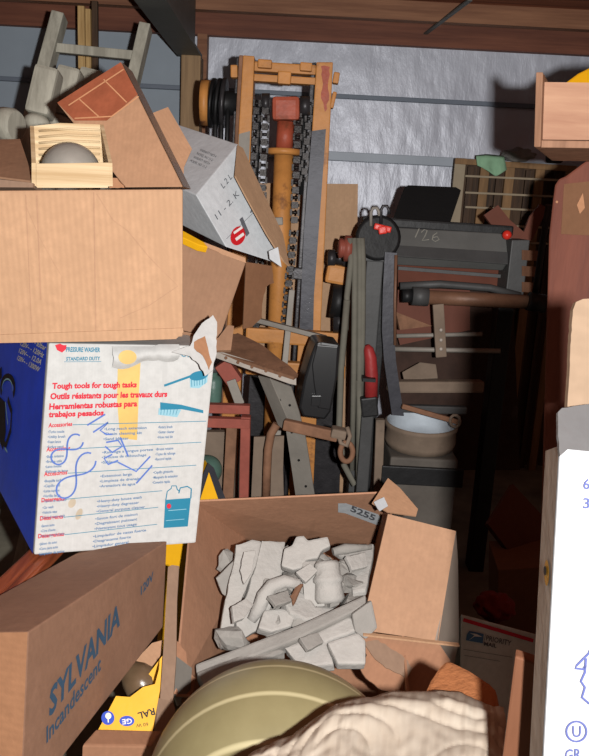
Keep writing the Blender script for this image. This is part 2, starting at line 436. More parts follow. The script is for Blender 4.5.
turned_post((94, 72), (76, 150), .078, 2.80, 2.74, 'grey square-topped turned post, half hidden by the taped brown carton')
o = MB(); c0, c1 = P(-30, 120, 2.3), P(17, 126, 2.25)
dd = (c1 - c0).normalized(); LN = (c1 - c0).length
o.lathe(c0, dd, [(.03, 0), (.042, .01), (.046, LN * .3), (.040, LN * .38), (.047, LN * .46), (.048, LN * .6), (.040, LN * .66), (.048, LN * .72), (.048, LN * .92), (.040, LN)], 20)
tag(o.build('wooden_spindle', 'greywood'), 'grey ribbed wooden spindle lying at the left edge above the flattened flap', 'spindle')
# ================================================================== LEFT STACK
# --- big plain carton D
ZD = P(183, 337, 1.36).z
D = empty('cardboard_box', 'large plain tan carton at upper left with blank crumpled front', 'box', P(60, 340, 1.5))
fr = [P(-70, 344, 1.33), P(183, 337, 1.36), P(183, 189, 1.36), P(-70, 191, 1.33)]
backD = V((-.085, .33, 0))
MB().box4(fr, backD, .004).build('box_body', 'card_big', D)
pD = Pln(fr[0], fr[1], fr[3])
mb = MB(); mb.sheet([(-60, 337), (183, 328), (183.5, 332), (176, 339), (120, 341), (-60, 344)], Pln(fr[0] - V((0, .004, 0)), fr[1] - V((0, .004, 0)), fr[3] - V((0, .004, 0))), .003)
mb.build('bottom_fold', 'card_big', D)
mb = MB()
mb.ribbon([(97, 194), (113, 220), (128, 231), (150, 258), (170, 278), (178, 286), (150, 305), (120, 318)], pD, .0012, .0012)
mb.ribbon([(27, 208), (40, 238), (55, 265), (62, 276), (62, 335)], pD, .0008, .0012)
mb.build('crease', 'card_flap', D)
mb = MB()
mb.ribbon([(94, 192), (96, 334)], pD, .002, .0012); mb.ribbon([(37, 195), (41, 300)], pD, .0025, .0012); mb.ribbon([(26, 195), (32, 334)], pD, .0015, .0012)
mb.build('fold_line', 'card_flap', D)
topz = lambda Y: P(100, 189, 1.345).z
# --- pine crate with globe
TZ = fr[3].z + .001
T = empty('wooden_crate', 'small pale pine crate with a ridged back holding a round globe', 'crate', P(72, 186, 1.45))
pf = Pln((36, 186, 1.40), (109, 186, 1.41), (36, 163, 1.40))
MB().sheet([(36, 163.5), (108.5, 162.5), (110, 186.5), (36, 187)], pf, .008, .001).build('front_panel', 'pine_tray', T)
pb = Pln((38, 186, 1.53), (102, 186, 1.54), (38, 125, 1.53))
mb = MB(); mb.sheet([(34, 126), (60, 123), (100, 124.5), (106, 180), (37, 181)], pb, .008)
mb.build('back_panel', 'pine_tray', T)
mb = MB()
for k in range(7):
    y = 130 + k * 6
    mb.tube([pb.on(39, y + 1, .001), pb.on(68, y - 1.2, .001), pb.on(100, y, .001)], .0022, 6)
mb.build('ridge', 'pine_tray', T)
A = [pf.on(36, 186), pf.on(36, 163), pb.on(34, 126), pb.on(37, 181)]
MB().prism([A[0], A[1], A[2], A[3]], V((-.008, 0, 0))).build('side_panel', 'pine_tray', T)
A = [pf.on(109, 186), pf.on(108.5, 163), pb.on(100, 124.5), pb.on(106, 181)]
MB().prism([A[0], A[1], A[2], A[3]], V((.007, 0, 0))).build('side_panel', 'pine_tray', T)
MB().prism([pf.on(37, 185.5), pf.on(108, 185.5), pb.on(105, 180), pb.on(38, 180)], V((0, 0, -.004))).build('base_panel', 'pine_tray', T)
gc = P(71, 173, 1.467)
gl_ = MB().ball(gc, (.056, .05, .056))
for v in gl_.bm.verts:
    if v.co.z < gc.z: v.co.z = gc.z + (v.co.z - gc.z) * .30
tag(gl_.build('glass_globe', 'globe'), 'frosted grey globe resting inside the pale pine crate', 'globe')
# --- leaning taped carton
Lb = empty('cardboard_box', 'brown carton tipped on edge with shiny red-brown tape on its upper end', 'box', P(150, 187, 1.5))
pq = Pln((125, 187, 1.56), (183, 186, 1.55), (121, 62, 1.68))
fq = [pq.on(125, 187.5), pq.on(183, 187), pq.on(121, 62), pq.on(57, 103)]
bk = P(133, 73, 1.80) - fq[2]
MB().box4(fq, bk, .003).build('box_body', 'card_lean', Lb)
mb = MB(); mb.poly([(57.5, 103), (121, 62.5), (138, 95), (107, 121), (75, 121)], pq, .0015); tq_ = mb.build('tape', 'tape_red', Lb)
mb = MB(); mb.ribbon([(69, 106), (124, 70)], pq, .003, .0025); mb.ribbon([(80, 100), (100, 118)], pq, .0025, .0025); mb.ribbon([(104, 80), (127, 103)], pq, .0025, .0025); mb.ribbon([(75, 119), (112, 117), (139, 97)], pq, .003, .0025)
mb.build('tape_crease', 'tape_light', tq_)
ps = Pln(fq[1], fq[2], fq[2] + bk)
mb = MB(); e0, e1 = fq[2], fq[1]
mb.face([mb.bm.verts.new(q + ps.n * .0015) for q in (fq[2], fq[2] + bk * .9, fq[1] + bk * .9, fq[1])]); mb.build('tape', 'tape_grey', Lb, label='grey clear tape')
p2 = Pln((153, 112, 1.82), (192, 150, 1.80), (168, 107, 1.84))
tag(MB().sheet([(150, 114), (168, 107), (192, 149), (184, 167), (183, 187), (172, 180)], p2, .004).build('cardboard_piece', 'card_lean'), 'bent brown cardboard piece poking out behind the taped carton', 'cardboard')
# left flattened flap
p3 = Pln((0, 180, 1.42), (33, 182, 1.42), (0, 141, 1.62))
mb = MB(); mb.sheet([(-30, 140), (20, 139), (33, 178), (33.5, 181), (-30, 173)], p3, .004)
fl = tag(mb.build('cardboard_flap', 'card_brown'), 'flattened brown cardboard flap lying on the big tan carton at the left edge', 'cardboard')
p3b = Pln((0, 186, 1.39), (33, 186, 1.39), (0, 172, 1.395))
tag(MB().sheet([(-30, 176), (33, 183), (33, 187.5), (-30, 187)], p3b, .05).build('cardboard_strip', 'card_grey'), 'dusty grey-brown cardboard strip under the flattened flap', 'cardboard')
tag(MB().sheet(jag([(110, 178), (117, 178), (124, 186), (124, 188), (109, 188), (110, 178)], .6, 3), Pln((110, 178, 1.43), (124, 187, 1.43), (110, 188, 1.43)), .01).build('foam_scrap', 'card_sylend'), 'small pale torn scrap between the pine crate and taped carton', 'scrap')
# --- white carton E with red round emblem
Cc = P(196, 195, 1.92); Aa = P(238, 144, 2.10); Bb = P(224, 244, 1.94)
pE = Pln(Cc, Aa, Bb)
bk = P(134, 168, 2.16) - Cc
E = empty('white_carton', 'aged white carton tilted on one corner with red round emblem', 'box', P(225, 240, 1.95))
MB().hexa([Cc, pE.on(226, 247), pE.on(282, 265), Aa, Cc + bk, pE.on(226, 247) + bk, pE.on(282, 265) + bk, Aa + bk], .003).build('box_body', 'white_old', E)
pfl = Pln((238, 146, 1.965), (236, 176, 1.90), (289, 267, 1.93))
MB().sheet([(238, 145), (243, 148), (262, 190), (283, 234), (289.5, 266), (284, 261), (267, 234), (246, 196), (235.5, 176)], Pln((238, 146, 2.07), (235, 176, 1.99), (289, 267, 2.02)), .004).build('flap', 'card_back', E, 'brown inner side of open flap')
MB().sheet([(269, 251), (278, 247), (281.5, 267), (270, 259)], Pln((269, 251, 1.96), (281, 267, 1.97), (278, 247, 1.98)), .002).build('torn_tab', 'white_old', E)
mb = MB(); mb.disc((237.5, 236), 7.2, 9.8, pE, rot=.35); eb_ = mb.build('emblem', 'red_mark', E, 'red round emblem')
mb = MB(); mb.poly([(233, 231), (238, 228.5), (239.5, 243), (234.5, 244.5)], pE, .003) if 0 else None
mb.ribbon([(233, 233.5), (241.5, 227.5)], pE, .006, .003); mb.ribbon([(235, 240), (243, 234)], pE, .0075, .003); mb.build('emblem_bar', 'white_ink', eb_)
mb = MB(); mb.poly([(239, 219.5), (242, 217), (249, 233.5), (246, 237)], pE); mb.build('printed_label', 'grey_ink', E)
mb = MB()
mb.text('L 2 L', (223, 189), (232, 178), (220, 184), pE); mb.text('11 - 2. K .', (217, 220), (242, 192), (214, 215), pE)
mb.ribbon([(226, 239), (262, 204)], pE, .001); mb.ribbon([(250, 213), (252, 209)], pE, .004)
mb.build('handwriting', 'grey_ink', E)
pE2 = Pln(Cc, Aa, Cc + bk)
mb = MB()
for k in range(4):
    mb.text('WARRANTY PARTS 4' if k % 2 else 'MODEL NO 11-2', (190 + k * 3.2, 158 - k * 3.6 + 4), (206 + k * 3.2, 166 - k * 3.6 + 3), (191.5 + k * 3.2, 156 - k * 3.6 + 4), pE2)
mb.build('lettering', 'grey_ink', E)
# --- brown open carton F
pF = Pln((183, 238, 1.86), (245, 262, 1.90), (218, 338, 1.86))
Fb = empty('cardboard_box', 'brown carton wedged under the white emblem carton, its end open', 'box', P(200, 335, 1.8))
fq = [pF.on(150, 322), pF.on(219, 340), pF.on(246, 262), pF.on(150, 226)]
bkF = P(252, 297, 2.12) - pF.on(243, 297) + V((-.03, 0, 0))
MB().box4(fq, bkF, .003).build('box_body', 'card_brown', Fb)
pF2 = Pln(fq[1], fq[2], fq[2] + bkF)
e_ = [fq[1] + (fq[2] - fq[1]) * t for t in (.03, .93)]
MB().prism([q_ + pF2.n * .002 for q_ in (e_[0] + bkF * .12, e_[1] + bkF * .12, e_[1] + bkF * .97, e_[0] + bkF * .97)], pF2.n * -.001).build('open_end_shade', 'mach_dk', Fb, 'dark sheet painting the shade of the open end')  # black sheet on the closed side paints the shade inside the opening
MB().sheet([(246, 262)] + jag([(272, 266), (274, 283), (266, 287), (263, 300), (262, 318), (252, 327)], 1.0, 4) + [(243, 329)], Pln((246, 262, 1.93), (243, 329, 1.95), (273, 266, 1.97)), .004).build('flap', 'card_dark', Fb, 'torn flap hanging open')
MB().sheet([(152, 222), (245, 258), (246, 263), (152, 229)], Pln((150, 226, 1.855), (246, 262, 1.895), (150, 240, 1.852)), .004).build('top_fold', 'card_lean', Fb)
pY = Pln((183, 236, 1.84), (206, 247, 1.84), (183, 229, 1.86))
tag(MB().sheet([(140, 218), (184, 231), (204, 242), (208, 247), (199, 245), (184, 238), (140, 228)], pY, .02, .002).build('yellow_strip', 'yellow_board'), 'yellow strip lying on top of the brown open carton', 'strip')
tag(MB().sheet([(150, 325), (218, 338), (228, 325), (234, 326), (231, 350), (150, 352)], Pln((150, 340, 1.74), (231, 340, 1.78), (218, 325, 1.80)), .01).build('cardboard_flap', 'card_brown'), 'brown cardboard flap beneath the open brown carton, behind the torn white corner', 'cardboard')
# --- tough tools carton
G = empty('printed_carton', 'white and blue printed carton with red slogans and pen scribbles', 'box', P(115, 550, 1.6))
pT = Pln((34, 554, 1.45), (196, 542, 1.575), (49, 343, 1.505))
fq = [pT.on(34, 555), pT.on(196, 543), pT.on(216, 346), pT.on(49, 343)]
fq_bottom_z = fq[0].z
bkG = PZ(-10, 471, fq[0].z - .01) - fq[0]
MB().box4(fq, bkG, .004).build('box_body', 'white_board', G)
pB = Pln(fq[0], fq[3], fq[3] + bkG)
mb = MB(); vv = [fq[0] + (fq[3] - fq[0]) * .0 , fq[0] + bkG, fq[3] + bkG, fq[3]]
mb.face([mb.bm.verts.new(q + pB.n * .0012) for q in (fq[0] + bkG * .012, fq[0] + bkG, fq[3] + bkG, fq[3] + bkG * .02)])
mb.build('side_print', 'blue_board', G, 'blue printed side')
for k, s_ in enumerate(('1200W~ - 83bar', '120V~ - 120Hz', '120V~ - 12.0A', '120V~ - 1300W')):
    mb = MB(); mb.text(s_, (23 - k * 1.6, 338 + k * 7.2), (46.5 - k * 2.2, 350.5 + k * 7.2), (24.6 - k * 1.6, 333.8 + k * 7.2), pB, .003, .01); mb.build('lettering', 'cream_ink', G, 'cream lettering on the blue side')
mb = MB()
mb.ribbon(arc(9, 388, 7, 11, 150, 400, 14), pB, .018, .003); mb.ribbon([(3, 372), (-6, 384), (-14, 392)], pB, .03, .003)
mb.ribbon([(9, 399), (13, 412), (12, 430), (7, 446), (4, 440)], pB, .018, .003)
mb.poly([(-4, 392), (6, 402), (7, 432), (4, 450), (-8, 420)], pB, .0025)
mb.build('machine_picture', 'black_ink', G)
mb = MB(); mb.ribbon(arc(9, 388, 5.2, 9, 160, 380, 12), pB, .004, .0042); mb.ribbon([(1, 372), (-8, 384)], pB, .006, .0042); mb.ribbon([(7, 402), (9.5, 425)], pB, .006, .0042)
mb.ribbon([(6.5, 448), (9, 452)], pB, .006, .0042); mb.build('machine_highlight', 'teal_pale', G)
navy = MB()
def word(nm, mt, *a, bold=.03):
    m_ = MB(); m_.text(*a, bold=bold); return m_.build(nm, mt, G)
word('slogan', 'red_ink', 'Tough tools for tough tasks', (52, 388.5), (136.5, 387), (52.4, 383), pT, bold=.045)
word('slogan', 'red_ink', 'Outils résistants pour les travaux durs', (50, 399), (167, 396.5), (50.4, 393.2), pT, bold=.045)
word('slogan', 'red_ink', 'Herramientas robustas para', (49, 409.3), (137, 406), (49.4, 403.6), pT, bold=.045)
word('slogan', 'red_ink', 'trabajos pesados', (48.4, 417), (103.5, 415), (48.8, 411.6), pT, bold=.045)
H = [('Accessories', 48.3, 427.3, 72, 425.6, 206, 421), ('Accessoires', 46.3, 451.3, 70, 449.8, 201, 442), ('Accesorios', 43.8, 476, 67, 474, 196, 465),
     ('Detergents', 41.3, 502, 64.5, 500, 162, 490.5), ('Détergents', 39.8, 520.2, 63, 518, 158, 507), ('Detergentes', 38, 538, 64, 535.4, 157, 524)]
c1 = [['Turbo nozzle', 'Utility brush', 'Foam lance', 'Surface wand'], ['Buse rotative', 'Brosse utile', 'Lance mousse', 'Rallonge de lance'], ['Boquilla turbo', 'Cepillo util', 'Lanza espuma', 'Varilla larga', 'Tapete de aspersor'],
      ['Car wash', 'Vehicle wax', 'Deck & patio wash'], ['Savon auto', 'Cire d\'auto', 'Nettoyant de patio'], ['Jabon de auto', 'Cera para auto', 'Limpiador de patios']]
c2 = [['Long reach extension', 'Drain cleaning kit', 'Sand blaster'], ['Rallonge a longue portee', 'Trousse de debouchage', 'Sableuse'], ['Extension larga', 'Limpieza de drenaje', 'Arenadora de agua'],
      ['Heavy-duty house wash', 'Heavy-duty degreaser', 'General purpose cleaner'], ['Savon fort de maison', 'Degraissant puissant', 'Nettoyant tout usage'], ['Limpiador de casas fuerte', 'Desgrasante fuerte', 'Limpiador general']]
c3 = [['Rotary brush', 'Gutter cleaner', 'Hose reel kit'], ['Brosse rotative', 'Tuyau de rallonge', 'Raccord rapide'], ['Cepillo giratorio', 'Manguera de extension', 'Conexion rapida']]
for i, (w, x0, y0, x1, y1, xe, ye) in enumerate(H):
    hd_ = word('heading', 'red_ink', w, (x0, y0), (x1, y1), (x0 + .3, y0 - 4.2), pT)
    MB().ribbon([(x1 + .5, y1 - 1), (xe, ye)], pT, .0014).build('ruled_line', 'teal_ink', hd_)
    sl = (ye - y1) / (xe - x1); n = 0
    for col, (xa, wd) in zip((c1, c2, c3), (((48 - 2.0 * i) if i < 3 else 42.5 - 1.6 * (i - 3), 23), ((104 - 2.0 * i) if i < 3 else 97 - 2 * (i - 3), 36), (158 - 2.5 * i, 20))):
        if i >= len(col): continue
        navy = MB()
        for k, s_ in enumerate(col[i]):
            xx = xa - k * .4; yy = y1 + sl * (xa - x1) + 6.6 + k * 5.0
            if xa > 90: yy -= 1.0
            w_ = wd * len(s_) / 17
            navy.text('•' + s_, (xx, yy), (xx + w_, yy + sl * w_), (xx + .2, yy - 2.6), pT, bold=.02)
        navy.build('bullet_list', 'navy_ink', G)
hd_ = word('heading', 'teal_ink', 'PRESSURE WASHER', (66, 351.5), (100, 352), (66.2, 347), pT); hd_ = word('heading', 'teal_ink', 'STANDARD DUTY', (66, 360.5), (100, 360), (66.2, 357), pT)
MB().ribbon([(64, 361.7), (101, 361.5)], pT, .001).build('ruled_line', 'teal_ink', hd_); word('heading', 'teal_ink', 'POWER', (178, 356), (200, 358.5), (178, 352.5), pT)
mb = MB(); mb.poly([(55, 345), (60, 343.5), (63, 345), (66.5, 345), (66, 349), (62, 352.5), (57, 350)], pT); mb.build('emblem', 'red_ink', G, 'red heart emblem')
mb = MB(); mb.poly([(118, 352), (141, 352), (138.5, 400), (137, 440), (120, 438), (117, 400)], pT, .0012); mb.build('tape', 'tape_yellow', G, 'yellowed tape strip')
# brushes and jug
tk, tp = MB(), MB()
tk.ribbon([(164, 385.5), (190.5, 376)], pT, .005, .003); tk.disc((198.5, 375.5), 9.5, 4.6, pT, .0032, rot=-.2)
tp.poly([(189.5, 378), (207.5, 374), (207, 382), (199, 388), (190, 387.5)], pT, .0026)
for k in range(6): tk.ribbon([(191 + k * 2.8, 377.5), (191.5 + k * 2.6, 386.5 - k * .5)], pT, .0012, .0034)
bp_ = tk.build('brush_picture', 'teal_ink', G); tp.build('bristle_picture', 'teal_pale', bp_)
tk, tp = MB(), MB()
tk.poly([(160, 402), (181, 404.5), (203, 410), (203, 413), (181.5, 409), (160, 409.5)], pT, .003)
tp.poly([(158.5, 408), (181, 409.5), (177, 417), (158, 414.5)], pT, .0026)
for k in range(6): tk.ribbon([(161 + k * 3.2, 409), (160.5 + k * 3.0, 414.5)], pT, .001, .0034)
bp_ = tk.build('brush_picture', 'teal_ink', G); tp.build('bristle_picture', 'teal_pale', bp_)
tk, tp = MB(), MB()
tk.poly([(165, 499.5), (190.5, 497.5), (187.5, 526), (163.5, 527.5)], pT, .003)
tk.ribbon([(165.5, 500), (167, 491), (171, 488), (171.5, 485.5), (176, 485.5), (177, 489), (179, 491)], pT, .0022, .0032)
tk.ribbon([(178.5, 493), (180, 487.5), (187, 486), (191, 488.5), (190.5, 498)], pT, .0028, .0032)
tp.ribbon([(165.5, 520), (184, 518.5)], pT, .0012, .0045); tp.ribbon([(168, 510), (186, 508.5)], pT, .0014, .0045)
jp_ = tk.build('jug_picture', 'teal_ink', G); tp.build('jug_line', 'teal_pale', jp_)
mb = MB(); mb.disc((168.5, 505.5), 2.2, 2.5, pT, .0048); mb.build('emblem', 'red_ink', jp_)
mb = MB(); mb.disc((72, 503), 3.5, 5, pT, .0009, rot=.5); mb.disc((79, 514), 3, 6, pT, .0009, rot=.4); mb.build('stain', 'stain', G)
# pen scribbles
mb = MB()
def pen(p): mb.ribbon(p, pT, .0036, .0035)
def eight(cx, cy, dx, dy, hl, wd, t0=.3, t1=6.2, n=44):
    out = []
    for k in range(n + 1):
        t = t0 + (t1 - t0) * k / n; q = 1 + math.sin(t) ** 2
        u, v = hl * math.cos(t) / q, wd * math.sin(t) * math.cos(t) / q * 2.6
        out.append((cx + dx * u - dy * v, cy + dy * u + dx * v))
    return out
pen(eight(67, 449, .74, -.67, 19, 8)); pen(eight(76, 475, .62, -.78, 27, 9.5))
pen([(87, 425), (105, 414)]); pen([(93, 432), (108, 422), (100, 430), (106, 434), (112, 434)]); pen([(106, 442), (118, 440), (122, 446), (112, 452), (105, 446)]); pen([(112, 454), (104, 458), (108, 464), (118, 460)])
pen([(120, 437), (128, 456)]); pen([(118, 462), (136, 471), (150, 456)]); pen([(136, 483), (152, 465)])
mb.build('scribble', 'pen_ink', G, 'blue pen scribbles')
# torn flap rolled over the top edge
fl = MB()
rows = []
for i in range(14):
    t = i / 13; row = []
    for k in range(7):
        a_ = k / 6
        px = 112 + 66 * t + random.uniform(-.6, .6); py = 346 + a_ * (21 - 7 * t + 3 * math.sin(t * 9)) - (2 if t > .65 else 0)
        off = .006 + .014 * math.sin(a_ * math.pi) + random.uniform(-.0015, .0015)
        row.append(fl.bm.verts.new(pT.on(px, py, off)))
    rows.append(row)
for A_, B_ in zip(rows, rows[1:]):
    for k in range(6): fl.face([A_[k], B_[k], B_[k + 1], A_[k + 1]], True)
fl.build('torn_flap', 'white_board', G, recalc=True)
mb = MB(); mb.disc((126, 356), 9, 7, pT, .0225); mb.build('tape', 'tape_yellow', G, 'yellowed tape patch')
pTc = Pln((175, 352, 1.56), (214, 346, 1.585), (214, 316, 1.63))
MB().sheet(jag([(172, 352), (190, 346), (196, 332), (206, 320), (213, 315), (217, 322), (216.5, 350), (213, 370), (205, 376), (199, 364), (190, 356)], .8, 4), pTc, .002).build('torn_corner', 'white_board', G)
MB().sheet(jag([(194, 342), (205, 336), (207, 344), (212, 362), (209, 370), (203, 356), (194, 348)], .6, 4), Pln((175, 352, 1.557), (214, 346, 1.582), (214, 316, 1.627)), .001).build('torn_patch', 'card_sylend', G, 'bare brown torn board')
tag(MB().sheet([(43, 339), (106, 336), (106, 346), (46, 347)], Pln((43, 346, 1.58), (106, 346, 1.60), (43, 336, 1.64)), .012).build('white_board_piece', 'white_old'), 'grey-white board edge squeezed between the big tan carton and printed carton', 'board')
# --- sylvania carton
S = empty('lamp_carton', 'long reddish brown carton with slate blue lamp lettering', 'box', P(60, 750, 1.2))
pS = Pln((27, 632, 1.04), (166, 543, 1.50), (163, 627, 1.47))
s0, s1, s2, s3 = pS.on(20, 812), pS.on(163, 627), pS.on(167, 541), pS.on(28, 632)
bkS = P(-70, 633, 1.08) - P(28, 632, 1.04)
MB().hexa([s0, s1, s2, s3, s0 + bkS, s1 + bkS, s2 + bkS, s3 + bkS], .003).build('box_body', 'card_syl', S)
pS2 = Pln(s3, s0, s3 + bkS)
mb = MB(); mb.face([mb.bm.verts.new(q + pS2.n * .001) for q in (s0, s3, s3 + bkS, s0 + bkS)]); mb.build('end_panel', 'card_sylend', S, 'lighter brown end panel')
mb = MB(); mb.text('SYLVANIA', (48, 717), (119, 624), (49, 690), pS, bold=.03); mb.build('lettering', 'syl_ink', S); mb = MB()
mb.text('Incandescent', (45.5, 743), (100, 669), (45.5, 727), pS, bold=.02); mb.build('lettering', 'syl_ink', S); mb = MB(); mb.text('120V', (140, 595), (152.5, 579), (140, 587), pS, bold=.03)
mb.build('lettering', 'syl_ink', S)
# wood trim strip behind it
zm = fq_bottom_z - .008
w0, w1 = PZ(74, 524, zm - .016), PZ(-14, 612, zm - .016)
tr = MB(); u0 = (w1 - w0).cross(V((0, 0, 1))).normalized()
tr.beam(w0, w1, .062, .022, (0, 0, 1), .004)
tr.beam(w0 + u0 * -.018 + V((0, 0, .010)), w1 + u0 * -.018 + V((0, 0, .010)), .018, .012, (0, 0, 1), .005)
tr.beam(w0 + u0 * .012 + V((0, 0, .010)), w1 + u0 * .012 + V((0, 0, .010)), .026, .008, (0, 0, 1), .003)
tag(tr.build('wood_molding', 'mahog2'), 'varnished reddish wood moulding lying beside the lamp carton', 'molding')
# ================================================================== LOWER LEFT GAP
Yb = empty('yellow_carton', 'open yellow lamp carton upside down with blue round marks', 'box', P(130, 730, 1.3))
pY = Pln((102, 728, 1.20), (155, 735, 1.20), (160, 662, 1.28))
MB().sheet([(96, 734), (116, 696), (130, 697), (143, 687), (155, 684), (162, 658), (160, 690), (152, 734)], pY, .004).build('front_panel', 'yellow_board', Yb)
MB().sheet([(120, 712), (163, 655), (168, 650), (168, 700), (152, 732)], Pln((102, 728, 1.29), (155, 735, 1.29), (160, 662, 1.36)), .004).build('back_panel', 'yellow_board', Yb)
mb = MB(); mb.disc((108, 718), 6.5, 7, pY, .0015); mb.disc((127, 721), 7.5, 5.2, pY, .0015); eb_ = mb.build('emblem', 'blue_ink', Yb, 'blue round marks')
mb = MB(); mb.disc((108.5, 716), 3, 3.2, pY, .0025); mb.ribbon([(108.3, 719), (108.5, 722.5)], pY, .002, .0025); mb.build('bulb_picture', 'cream_ink', eb_)
mb = MB(); mb.text('GE', (132, 718.5), (122, 719.5), (132.5, 723.5), pY, .0028, .02); mb.build('lettering', 'white_ink', Yb, 'white lettering')
mb = MB(); mb.text('RAL', (154, 708), (137.5, 713), (155.5, 714.5), pY, .0018, .02); mb.build('lettering', 'black_ink', Yb); mb = MB(); mb.text('60 W', (148, 722.5), (136, 724), (148.5, 726), pY, .0018); mb.build('lettering', 'black_ink', Yb)
bl = empty('light_bulb', 'dark amber bulb lying in the yellow carton gap', 'bulb', P(138, 685, 1.36))
gb = P(141, 682, 1.36); ax = V((-.4, .25, .2)).normalized()
MB().lathe(gb, ax, [(.004, -.04), (.022, -.036), (.034, -.018), (.037, 0), (.032, .02), (.02, .04), (.013, .05)], 24).build('glass', 'bulbglass', bl)
MB().lathe(gb + ax * .05, ax, [(.013, 0), (.014, .006), (.012, .01), (.014, .014), (.012, .018), (.008, .026)], 20).build('screw_cap', 'galv', bl)
tag(MB().sheet([(128, 668), (152, 643), (163, 640), (160, 660), (150, 680), (138, 676)], Pln((128, 672, 1.42), (160, 660, 1.43), (160, 640, 1.45)), .003).build('cardboard_sleeve', 'card_lean'), 'brown corrugated sleeve standing behind the dark bulb', 'cardboard')
bx = empty('cardboard_box', 'small crushed brown box at the bottom edge below the yellow carton', 'box', P(120, 760, 1.15))
q = Pln((88, 735, 1.10), (155, 727, 1.17), (150, 790, 1.10))
f4 = [q.on(58, 840), q.on(146, 830), q.on(151, 746), q.on(82, 745)]
f4[0] = V((f4[3].x - .02, f4[3].y, 0)); f4[1] = V((f4[2].x, f4[2].y, 0))
MB().box4(f4, P(96, 729, 1.155) - P(82, 745, 1.10), .004).build('box_body', 'card_j', bx)
# grey-brown cardboard edge stick
pk = Pln((168, 567, 1.50), (176, 567, 1.50), (170, 700, 1.28))
tag(MB().sheet([(168, 567), (172, 565), (179, 566), (177, 600), (176, 660), (173, 702), (160, 700), (164, 640)], pk, .006).build('cardboard_strip', 'card_grey'), 'grey-brown cardboard strip standing upright between lamp carton and plaster carton', 'cardboard')
tag(MB().sheet(jag([(158, 698), (173, 702), (176, 718), (168, 735), (158, 752), (155, 730), (158, 698)], 1, 4), Pln((158, 700, 1.25), (175, 716, 1.25), (158, 752, 1.18)), .005).build('torn_cardboard', 'card_grey'), 'torn dusty cardboard scrap at the left of the khaki cushion', 'cardboard')
tag(MB().sheet([(176, 656), (192, 668), (190, 700), (178, 706), (172, 690)], Pln((176, 656, 1.40), (192, 668, 1.42), (178, 706, 1.36)), .004).build('plastic_scrap', 'galv'), 'pale grey scrap between the upright strip and torn carton corner', 'scrap')
# yellow carton standing behind the plaster carton
yy = empty('yellow_carton', 'bright yellow carton standing behind the left end of the plaster carton', 'box', P(190, 600, 1.95))
pyy = Pln((165, 600, 2.02), (200, 480, 2.06), (222, 498, 2.08))
MB().sheet([(158, 690), (166, 540), (190, 500), (209, 466), (224, 500), (216, 560), (196, 690)], pyy, .06).build('box_body', 'yellow_board', yy)
MB().sheet([(190, 505), (208, 463), (214, 468), (226, 500), (219, 501), (209, 472), (200, 500)], Pln(pyy.o + pyy.n * .006, P(200, 480, 2.06) + pyy.n * .006, P(222, 498, 2.08) + pyy.n * .006), .005).build('edge_flap', 'steelgrey', yy, 'grey edge flap')
# ================================================================== PLASTER CARTON
J = empty('open_carton', 'large open brown carton full of white plaster pieces', 'box', P(300, 650, 1.7))
bl_, br_ = P(193, 502, 1.90), P(388, 493, 1.95); fl_, fr_ = P(176, 694, 1.36), P(408, 700, 1.38)
dn = V((0, .05, -.43)); din = V((.04, 0, 0))
BL, BR, FL, FR = P(258, 548, 2.24), P(374, 546, 2.26), P(236, 700, 1.78), P(378, 704, 1.78)
def wall(a, b, c, d, t, name, mat, lab=None):
    n = (b - a).cross(d - a).normalized() * t
    return MB().prism([a, b, c, d], n).build(name, mat, J, lab)
wall(bl_, br_, BR, BL, .005, 'back_wall', 'card_j_in')
wall(fl_, bl_, BL, FL, .005, 'side_wall', 'card_j_in'); wall(br_, fr_, FR, BR, .005, 'side_wall', 'card_j')
wall(fr_, fl_, FL, FR, .005, 'front_wall', 'card_j'); wall(BL, BR, FR, FL, .005, 'base_panel', 'card_j')
# front left torn edge
MB().sheet(jag([(176, 640), (186, 652), (188, 668), (196, 678), (194, 690), (183, 706), (178, 690), (174, 660)], .9, 4), Pln((176, 640, 1.46), (196, 680, 1.42), (180, 706, 1.36)), .004).build('torn_flap', 'card_j', J)
# big right flap and pieces
pJ = Pln((388, 514, 1.66), (456, 531, 1.66), (361, 630, 1.52))
MB().sheet([(388, 514), (456, 531), (438, 641), (361, 630)], pJ, .006).build('flap', 'card_flap', J, 'tan side flap folded up')
MB().sheet([(372, 503), (388, 478), (400, 488), (418, 509), (416, 516), (388, 512)], Pln((372, 503, 1.80), (418, 510, 1.80), (388, 478, 1.88)), .004).build('flap', 'card_lean', J, 'small torn corner flap')
MB().sheet([(456, 532), (458, 560), (459, 640), (449, 692), (440, 690), (436, 645)], Pln((456, 532, 1.67), (459, 640, 1.62), (438, 641, 1.53)), .004).build('side_panel', 'tape_grey', J, 'side covered with clear tape')
pj2 = Pln((361, 632, 1.50), (440, 642, 1.51), (380, 690, 1.42))
MB().sheet(jag([(357, 629), (364, 634), (440, 645)], .5, 6) + [(450, 660), (448, 706), (382, 690)] + jag([(382, 690), (366, 678), (360, 668), (367, 655), (357, 640)], 1, 4), pj2, .006).build('front_flap', 'card_j', J, 'torn front flap')
MB().sheet(jag([(364, 643), (378, 640), (402, 655), (412, 668), (408, 678), (386, 668), (372, 655)], 1, 4), Pln(pj2.o + pj2.n * .004, P(440, 642, 1.51) + pj2.n * .004, P(380, 690, 1.42) + pj2.n * .004), .003).build('torn_patch', 'card_grey', J, 'bare corrugation where torn')
MB().beam(P(363, 634, 1.49), P(459, 645, 1.50), .01, .004).build('bent_edge', 'card_big', J)
pjb = Pln(bl_, br_, BR)
mb = MB(); mb.poly([(338, 502), (346, 502), (378, 513), (382, 519), (380, 525), (372, 522), (345, 512), (338, 511)], pjb, .004); ls_ = mb.build('label_strip', 'white_old', J, 'off-white label strip')
